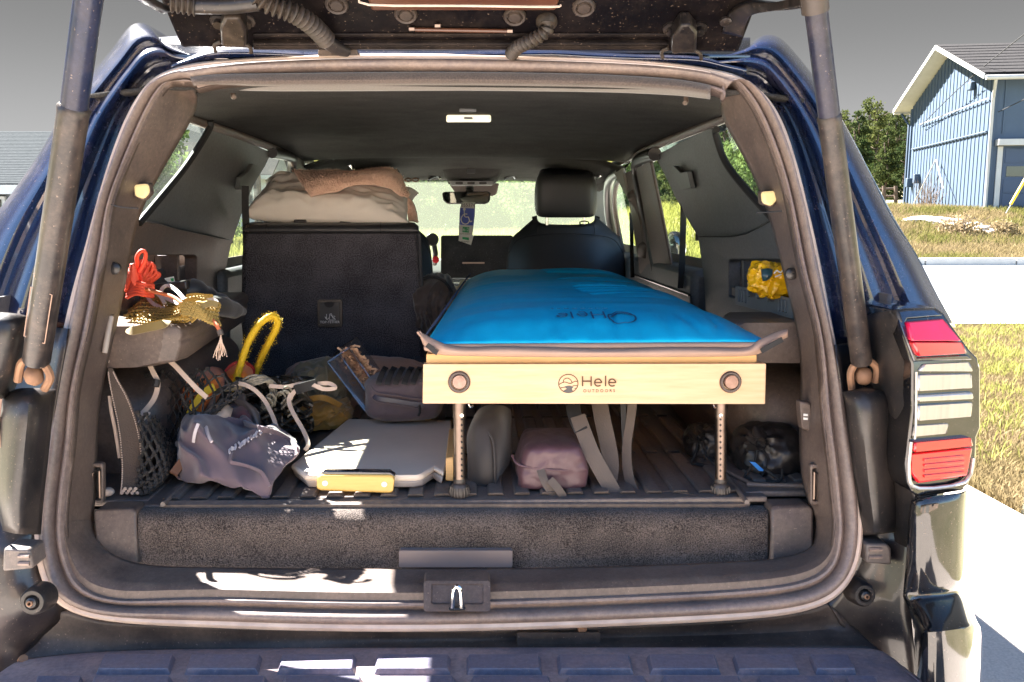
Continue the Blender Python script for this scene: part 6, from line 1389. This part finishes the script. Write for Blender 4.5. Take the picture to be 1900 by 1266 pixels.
# yellow rope leash
YR = mat('yellow_rope', (.80, .52, .015), (.68, .42, .01), rough=.65, bump=.9, bs=350, bd=.003)
yl_ = thing('yellow_leash', 'thick fuzzy yellow rope loop standing up from the pile of cords', 'rope', P(440, 730, 1.70))
yp = [P(*a) for a in ((436,718,1.68),(441,695,1.69),(450,665,1.70),(462,632,1.71),(478,606,1.72),(496,590,1.73),(509,588,1.735),(515,597,1.74),(511,613,1.745),(500,634,1.75),(489,655,1.76),(480,676,1.765),(474,694,1.77))]
yps = catmull(yp, 8); tube('rope', yps, [.0066 * (1 + .05 * math.sin(i * 2)) for i in range(len(yps))], YR, yl_, 12)
bm = bmesh.new()
for p in yps:
    for _ in range(16):
        d = V((q.gauss(0, 1), q.gauss(0, 1), q.gauss(0, 1))).normalized(); a = p + d * .0075 + V((q.uniform(-.004, .004), 0, q.uniform(-.004, .004))); t_ = d.orthogonal() * .0005
        bm.faces.new([bm.verts.new(a - t_), bm.verts.new(a + t_), bm.verts.new(a + d * q.uniform(.001, .004))])
fin('fuzz', bm, YR, yl_, kind='stuff', smooth=False, recalc=False)
# tangled bungee net
bn = thing('bungee_net', 'tangle of black bungee net with pale elastic cords between vest and olive sack', 'bungee net', P(520, 800, 1.66)); q = random.Random(21)
BLK = mat('bungee_black', (.020, .019, .018), (.05, .045, .04), rough=.5, ns=120); TANC = mat('bungee_tan', (.33, .30, .23), (.14, .13, .11), rough=.6, ns=180)
bm = bmesh.new(); bm2 = bmesh.new()
for i in range(46):
    x, y = 445 + q.uniform(0, 115), 735 + q.uniform(-38, 45); pts = []
    for k in range(6): pts.append(P(x, y, 1.70 + q.uniform(-.05, .06))); x += q.uniform(-30, 34); y += q.uniform(-22, 24); x = min(max(x, 440), 578); y = min(max(y, 702), 800)
    add_tube(bm, catmull(pts, 5), q.choice((.0022, .0028, .0034)), 6)
for i in range(14):
    o = i * 1.7; add_tube(bm2, catmull([P(412 + o, 726 - o * .1, 1.64), P(440 + o, 714 + q.uniform(-4, 4), 1.635), P(466 + o, 700 + q.uniform(-4, 6) + o * .3, 1.63), P(488 + o * .7, 698 + q.uniform(-2, 8) + o * .5, 1.64), P(506 + q.uniform(-6, 8), 712 + o + q.uniform(-3, 4), 1.65), P(500 + q.uniform(-16, 10), 740 + o, 1.66)], 5), .0021, 6)
for i in range(8):
    x = 470 + q.uniform(0, 60); y = 725 + q.uniform(0, 40); add_tube(bm2, catmull([P(x, y, 1.64), P(x + 10, y - 9, 1.63), P(x + 20, y + 2, 1.635), P(x + 12, y + 14, 1.64)], 4), .002, 6)
fin('black_cords', bm, BLK, bn); fin('tan_cords', bm2, TANC, bn)
for pts in (((398,728,1.63),(420,718,1.625),(445,712,1.62),(470,722,1.62),(490,742,1.62),(505,770,1.61),(514,795,1.60),(520,812,1.60)), ((500,716,1.64),(530,718,1.635),(560,712,1.63),(580,714,1.62),(600,722,1.615),(622,720,1.61),(612,712,1.62),(590,712,1.63)), ((540,730,1.63),(536,745,1.625),(545,768,1.61),(558,790,1.60),(568,810,1.585),(572,825,1.57),(566,836,1.56)), ((556,716,1.63),(544,730,1.63),(538,742,1.63))):
    strip('elastic_cord', [P(*a) for a in pts], .0075, .003, ELAS, bn, 6, up=V((0, -1, .2)))
strip('buckle_tab', [P(548, 724, 1.625), P(566, 718, 1.62), P(588, 712, 1.62)], .018, .003, BLACK, bn, 3)
strip('buckle_tab', [P(398, 728, 1.62), P(425, 718, 1.62), P(448, 706, 1.625)], .009, .004, BLACK, bn, 3)
# beige carton flap, grey curved handle
cf = thing('beige_carton', 'torn beige paper carton poking out behind the lavender shirt', 'carton', P(420, 790, 1.60)); CART = mat('beige_card', (.55, .43, .34), (.48, .37, .29), rough=.8)
pxsurf('flap', [[(393,738,1.60),(398,735,1.60)],[(376,768,1.58),(398,772,1.57)]], mat('grey_card', (.28, .22, .20)), 3, 3, .004, cf)
pxsurf('flap', [[(402,748,1.58),(412,742,1.60),(433,758,1.60)],[(398,770,1.55),(418,762,1.555),(430,768,1.565)],[(397,776,1.545),(415,778,1.55),(426,780,1.56)]], CART, 3, 3, .004, cf)
gs_ = thing('grey_boot', 'dark grey shoe with a curved sole standing among the cords', 'shoe', P(460, 800, 1.64)); GRB = mat('grey_rubber', (.12, .10, .095), (.09, .075, .07), rough=.5)
pxsurf('sole', [[(430,728,1.64),(455,730,1.63)],[(432,742,1.62),(454,742,1.61)],[(446,758,1.61),(460,752,1.60)],[(462,778,1.60),(470,768,1.59)],[(472,805,1.58),(480,796,1.58)]], GRB, 4, 5, .010, gs_)
blob('upper', P(446, 785, 1.62), (.035, .04, .034), cm('plaid_dark', (.05, .045, .06), (.12, .03, .035), ns=60), gs_, seed=6, amp=.15, sub=4)
# lavender hooded shirt
SHIRT = cm('lavender_cotton', (.135, .095, .112), (.10, .07, .085), sheen=.3); 
sq = P(440, 880, 1.45)
c = [[(318,880,1.60),(330,800,1.60),(352,766,1.62),(400,768,1.62),(450,785,1.62),(500,795,1.60),(548,815,1.56)],
     [(325,885,1.54),(338,800,1.53),(362,775,1.54),(405,782,1.54),(455,800,1.54),(505,812,1.53),(556,832,1.50)],
     [(330,888,1.48),(340,830,1.46),(372,810,1.46),(415,815,1.46),(460,825,1.46),(508,835,1.46),(550,845,1.45)],
     [(336,890,1.44),(350,862,1.42),(385,850,1.41),(420,850,1.41),(462,858,1.41),(505,862,1.41),(530,862,1.42)],
     [(345,893,1.42),(365,884,1.39),(395,880,1.385),(425,884,1.38),(462,892,1.375),(498,890,1.38),(520,880,1.40)],
     [(350,893,1.42),(375,894,1.40),(402,893,1.39),(430,902,1.375),(462,908,1.37),(495,925,1.365),(508,905,1.385)]]
g_ = surf([[P(*q_) for q_ in r] for r in c], 14, 14)
for r in g_:
    for p in r:
        w = fbm(p * 4 + V((3, 1, 2)), 3); w2 = fbm(p * 5 + V((8, 2, 1)), 3)
        md = sst(-.25, .35, noise.noise(p * 7 + V((4, 4, 4)))); md2 = sst(-.2, .4, noise.noise(p * 9 + V((1, 9, 4))))
        f1 = (.5 + .5 * math.sin(115 * (p.x * .85 + p.z * .7) + 5.5 * w)) ** 2.2; f2 = (.5 + .5 * math.sin(175 * (p.x * .5 - p.z * .9 + p.y * .3) + 6 * w2)) ** 2.5
        p += V((.1, -.75, .65)) * (.027 * f1 * (.25 + .75 * md) + .017 * f2 * md2 + .018 * w)
        p.z = max(p.z, ZF + .006)
sh = thing('hooded_shirt', 'crumpled lavender grey shirt with white lettering on the load floor', 'shirt', V((sq.x, sq.y, ZF)))
fin('cloth', grid_bm(g_), SHIRT, sh, solid=.004, so=-1)
def near_pt(px, py):
    best = None; bd = 1e9; rv = ray(px, py).normalized()
    for r in g_:
        for p in r:
            dd = (p - CAM).cross(rv).length
            if dd < bd: bd = dd; best = p
    return best
for pts in (((372, 790), (366, 806), (362, 822)), ((386, 795), (390, 810), (394, 822))): strip('drawcord', [near_pt(*a) + V((0, -.006, .004)) for a in pts], .005, .003, mat('shirt_print', (.55, .50, .52)), sh, 3)
LP = mat('shirt_print', (.55, .50, .52), rough=.8)
q = random.Random(9)
for i in range(13):
    x, y = 428 + i * 5.6, 838 - i * 3.4; l = q.uniform(3, 7)
    strip('print', [near_pt(x - q.uniform(0, 3), y + l) + V((0, -.004, .003)), near_pt(x + q.uniform(-2, 3), y) + V((0, -.0045, .003)), near_pt(x + q.uniform(-3, 5), y - l) + V((0, -.004, .003))], .0035, .0015, LP, sh, 3)
strip('seam', [near_pt(*a) + V((0, -.003, .003)) for a in ((430, 842), (428, 858), (442, 862), (462, 868), (486, 880), (500, 905))], .006, .003, SHIRT, sh, 4)
strip('hem', [near_pt(*a) + V((0, -.003, .004)) for a in ((455, 790), (480, 798), (510, 806), (540, 822), (553, 838))], .010, .004, SHIRT, sh, 4)
wk = thing('wood_stick', 'thin reddish brown wooden stick half under the shirt and netting', 'stick', P(325, 880, 1.45)); strip('stick', [P(346, 846, 1.46), P(322, 880, 1.43)], .014, .006, mat('red_brown_wood', (.20, .10, .055), (.15, .07, .04), rough=.6), wk)

# ================================================================ middle of the load area
OLIVE = cm('olive_canvas', (.15, .125, .066), (.11, .09, .05), rough=.6); OCH = cm('ochre_canvas', (.36, .20, .035), (.28, .155, .028), rough=.55)
oc_ = P(596, 740, 1.86); osk = thing('olive_stuff_sack', 'olive and ochre canvas stuff sack leaning on the brown bag', 'stuff sack', V((oc_.x, oc_.y, ZF)))
blob('sack_top', P(592, 722, 1.90), (.062, .07, .062), OLIVE, osk, seed=11, e=2.5, amp=.14, folds=.12, ff=3, rot=Matrix.Rotation(R(-10), 3, 'Y'))
blob('sack_bottom', P(592, 770, 1.84), (.066, .07, .034), OCH, osk, seed=12, e=3, amp=.1, folds=.13, ff=3.5, rot=Matrix.Rotation(R(-4), 3, 'Y'), floor=ZF + .012)
strip('band', [P(545, 752, 1.80), P(570, 742, 1.775), P(600, 738, 1.77), P(632, 752, 1.80)], .012, .004, OCH, osk, 5)
strip('sack_seam', [P(604, 678, 1.85), P(606, 700, 1.825), P(600, 738, 1.775)], .004, .003, OLIVE, osk, 4)
BRN = cm('brown_canvas', (.46, .25, .165), (.38, .205, .135), rough=.7)
bb = thing('brown_bag', 'long brown roll bag with an upside down orange logo at the seat foot', 'bag', P(660, 780, 2.08))
blob('bag', P(664, 722, 2.12), (.172, .07, .077), BRN, bb, seed=14, e=3.4, amp=.06, folds=.06, ff=2.5)
bm = bmesh.new(); UPN[0] = V((0, -1, 0)); hele(bm, lambda x, y: P(716 - x * .66, 698 + y * .62, 2.030), .0048); fin('logo_lettering', bm, mat('orange_print', (.62, .25, .03), rough=.6), bb)
ct = thing('clear_tray', 'clear plastic box tilted against the brown bag holding wood shavings', 'plastic box', P(690, 770, 1.82)); CLR = glass_mat('clear_plastic', (.80, .76, .74), .16, .06, (.7, .6, .55))
a4 = [P(608, 672, 1.80), P(648, 646, 1.82), P(722, 752, 1.78), P(686, 774, 1.76)]
plate('tray', [a4], (.01, .05, .02), CLR, ct, bevel=.004)
for a, b in ((a4[0], a4[1]), (a4[1], a4[2]), (a4[2], a4[3]), (a4[3], a4[0]), (P(630, 658, 1.805), P(706, 764, 1.765))): tube('rim', [a, b], .0025, CLR, ct, 8)
bm = bmesh.new(); q = random.Random(2)
for _ in range(90):
    t, s = q.random() * .55 + .05, q.uniform(.45, .95); p = (a4[0].lerp(a4[1], s)).lerp(a4[3].lerp(a4[2], s), t) + V((.004, .02, .008)); e_ = V((q.gauss(0, 1), q.gauss(0, 1), q.gauss(0, 1))).normalized() * q.uniform(.008, .022); add_strip(bm, [p - e_, p + e_ * .2 + V((0, 0, .004)), p + e_], .004, .001)
fin('shavings', bm, mat('wood_shavings', (.62, .40, .25), (.40, .22, .12), rough=.7, ns=40), ct)
PUR = cm('purple_grey_cordura', (.105, .078, .09), (.08, .06, .07)); 
pp = thing('packing_cube', 'purple grey zipped pouch with black webbing loops beside the platform', 'pouch', P(745, 776, 1.78))
blob('pouch', P(752, 732, 1.80), (.080, .075, .047), PUR, pp, seed=17, e=4.2, amp=.05, folds=.03, ff=3)
for i, x in enumerate((712, 728, 744, 760, 776)): strip('webbing_loop', [P(x + 4, 682, 1.83), P(x, 688, 1.755), P(x - 8, 706, 1.727), P(x - 10, 714, 1.722)], .011, .003, BLACK, pp, 4)
strip('zip', [P(690, 726, 1.742), P(700, 738, 1.724), P(740, 745, 1.718), P(786, 752, 1.72)], .009, .003, mat('zip_navy', (.05, .05, .08), rough=.4), pp, 5)
for dy in (-8, 9): tube('piping', [P(688, 724 + dy, 1.742), P(700, 736 + dy, 1.722), P(740, 743 + dy, 1.716), P(786, 750 + dy, 1.718)], .0016, PUR, pp, 6, 5)
tube('zip_pull', [P(778, 752, 1.715), P(779, 766, 1.712), P(776, 772, 1.712)], .0025, BLACK, pp, 6)
# grey folding grill plate
GREYP = mat('grey_steel_plate', (.68, .58, .475), (.60, .51, .42), rough=.45, ns=10)
gp_ = thing('grill_plate', 'flat grey metal grill case with bamboo handles on the load floor', 'grill case', P(690, 880, 1.5))
zt_ = ZF + .029
oz = lambda pts, z: [PZ(x, y, z) for x, y in pts]
OUT = ((540,862),(645,777),(838,780),(841,838),(822,876),(806,866),(786,879),(770,882),(566,882))
plate('lid', [oz(OUT, zt_)], (0, 0, -.010), GREYP, gp_, bevel=.004)
cx_ = sum((oz(OUT, zt_)), V((0, 0, 0))) / 9
lowp = [V((cx_.x + (p.x - cx_.x) * .96, cx_.y + (p.y - cx_.y) * .96, ZF + .006)) for p in oz(OUT, zt_)]
fin('case', add_hex(bmesh.new(), lowp, [p + V(((p.x - cx_.x) * .03, (p.y - cx_.y) * .03, .013)) for p in lowp]), mat('grey_side', (.40, .35, .32), rough=.5), gp_, bevel=.003)
hdl = plate('handle', [[P(x, y, 1.372) for x, y in ((588,884),(596,881),(726,882),(732,887),(729,914),(722,916),(594,911),(587,908))]], (0, .014, 0), BAMBOO, gp_, bevel=.004)
plate('handle_bracket', [[P(x, y, 1.376) for x, y in ((592,881),(600,874),(648,874),(722,875),(734,883),(728,886),(596,885))]], (0, .02, -.002), GLOSSB, gp_, bevel=.002)
for x, y in ((603, 897), (713, 899)): lathe('rivet', [(.0048, 0), (.0045, .001), (0, .0016)], P(x, y, 1.372), V((0, -1, 0)), WHITE, hdl, 14)
plate('handle', [[P(x, y, 1.79) for x, y in ((696,772),(800,774),(800,780),(696,778))]], (0, .012, 0), BAMBOO, gp_, bevel=.002)
wp_ = thing('wood_block', 'pale wood block end beside the left platform leg', 'wood block', P(834, 890, 1.42)); plate('block', [[P(x, y, 1.42) for x, y in ((827,850),(841,848),(841,894),(827,892))]], (0, .2, 0), WOODD, wp_, bevel=.002)
# dark grey bag
DG = cm('dark_grey_nylon', (.030, .022, .020), (.018, .014, .013), rough=.6); bgq = P(905, 830, 1.48)
db_ = thing('dark_grey_bag', 'dark grey soft bag standing just right of the left platform leg', 'bag', V((bgq.x, bgq.y, ZF)))
pxsurf('bag', [[(868,800,1.52),(884,765,1.53),(905,752,1.54),(930,752,1.54),(948,760,1.62)],[(866,815,1.47),(880,785,1.455),(905,770,1.46),(932,775,1.48),(950,790,1.60)],[(867,840,1.45),(885,830,1.43),(912,812,1.435),(934,822,1.48),(950,850,1.58)],[(868,870,1.445),(888,865,1.42),(918,855,1.425),(930,862,1.47),(946,880,1.58)],[(868,897,1.445),(890,898,1.42),(918,899,1.425),(926,895,1.46),(940,898,1.58)],[(872,903,1.46),(892,905,1.44),(918,905,1.445),(930,900,1.48),(950,903,1.6)]], DG, 6, 6, .01, db_)
tube('bag_seam', [P(884, 768, 1.518), P(884, 790, 1.45), P(900, 800, 1.44), P(914, 815, 1.430), P(918, 855, 1.420), P(918, 898, 1.420)], .002, DG, db_, 6, 5)
# purple stuff sack
PS = cm('plum_nylon', (.10, .048, .058), (.08, .038, .046), rough=.42, sheen=.05); psq = P(1022, 852, 1.46)
ps = thing('plum_stuff_sack', 'plum coloured drybag with a grey pull strap lying under the platform', 'stuff sack', V((psq.x, psq.y, ZF)))
def psh(p):
    f = 1 - .22 * max(0, p.z) * 1.0; return V((p.x * f, p.y, p.z))
blob('sack', psq, (.059, .072, .043), PS, ps, seed=21, e=6.5, amp=.045, folds=.035, ff=3.2, shape=psh, floor=ZF + .004)
tube('sack_seam', [P(950, 845, 1.415), P(962, 862, 1.398), P(1000, 870, 1.388), P(1050, 872, 1.388), P(1085, 860, 1.402), P(1091, 846, 1.42)], .002, PS, ps, 6, 5)
strip('pull_strap', [P(1003, 872, 1.386), P(1010, 892, 1.375), P(1022, 912, 1.372), P(1038, 930, 1.372), P(1046, 926, 1.368), P(1036, 908, 1.366), P(1020, 890, 1.372)], .013, .002, WEBB, ps, 5, up=V((0, -1, .3)))
# black drawstring bags on the right
BN = cm('black_ripstop', (.026, .021, .020), (.016, .014, .014), rough=.42, sheen=.0)
for (cx, cy, d, s, sd, lb) in ((1424, 838, 1.52, (.062, .07, .052), 31, 'large shiny black drawstring sack with a blue tag by the right wall'), (1306, 822, 1.60, (.036, .045, .036), 35, 'small black drawstring sack behind the right platform leg')):
    c_ = P(cx, cy, d); t = thing('drawstring_sack', lb, 'drawstring bag', V((c_.x, c_.y, ZF)), 'black drawstring sacks')
    nk = c_ + V((-s[0] * .55, -s[1] * .5, s[2] * .62))
    def shp(p, nk=nk, c_=c_, s=s):
        n_ = V(((nk.x - c_.x) / s[0], (nk.y - c_.y) / s[1], (nk.z - c_.z) / s[2])).normalized(); k = p.normalized().dot(n_)
        if k > .55:
            a = math.atan2(p.dot(n_.orthogonal()), p.dot(n_.cross(n_.orthogonal()))); p = p * (1 + .06 * (k - .55) / .45 * math.cos(a * 9)) - n_ * (.25 * (k - .55))
        return p
    blob('sack', c_, s, BN, t, seed=sd, e=2.7, amp=.09, folds=.05, ff=3, shape=shp, floor=ZF + .003)
    bm = bmesh.new(); rr2 = random.Random(sd)
    for i in range(11):   # gathered mouth
        a = 2 * math.pi * i / 11; dv = V((math.cos(a), -.3, math.sin(a))); l = s[0] * rr2.uniform(.28, .42); add_tube(bm, [nk, nk + dv * l * .5 + V((0, -.012, 0)), nk + dv * l + V((0, .004, 0))], [.004, .011, .004], 8)
    fin('gathered_mouth', bm, BN, t)
    for k in range(2):
        tube('drawcord', [nk + V((0, -.012, 0)), nk + V((-.01 + .02 * k, -.03, -.03)), nk + V((-.03 + .03 * k, -.04, -.055)), V((nk.x - .03 + .02 * k, nk.y - .05, ZF + .004)), V((nk.x + .02, nk.y - .07, ZF + .004)), V((nk.x + .03 * k, nk.y - .055, ZF + .02))], .0022, BLACK, t, 6, 5)
    if s[0] > .05: plate('blue_tag', [[P(x, y, 1.435) for x, y in ((1391,857),(1401,858),(1417,872),(1416,875),(1408,874))]], (0, .002, 0), mat('tag_blue', (.01, .22, .70), rough=.5), t, bevel=.0005)
# brown duffel between seat and pad
dq = P(806, 565, 2.42); du = thing('brown_duffel', 'dark brown duffel wedged between the seat back and the blue pad', 'duffel', dq)
blob('duffel', dq, (.062, .16, .082), cm('duffel_brown', (.065, .045, .036), (.05, .034, .028), rough=.6), du, seed=40, e=2.6, amp=.07, folds=.12, ff=3.5)
tube('zip', [P(785, 517, 2.30), P(805, 514, 2.29), P(826, 524, 2.29), P(838, 542, 2.30)], .004, BLACK, du, 8, 4)
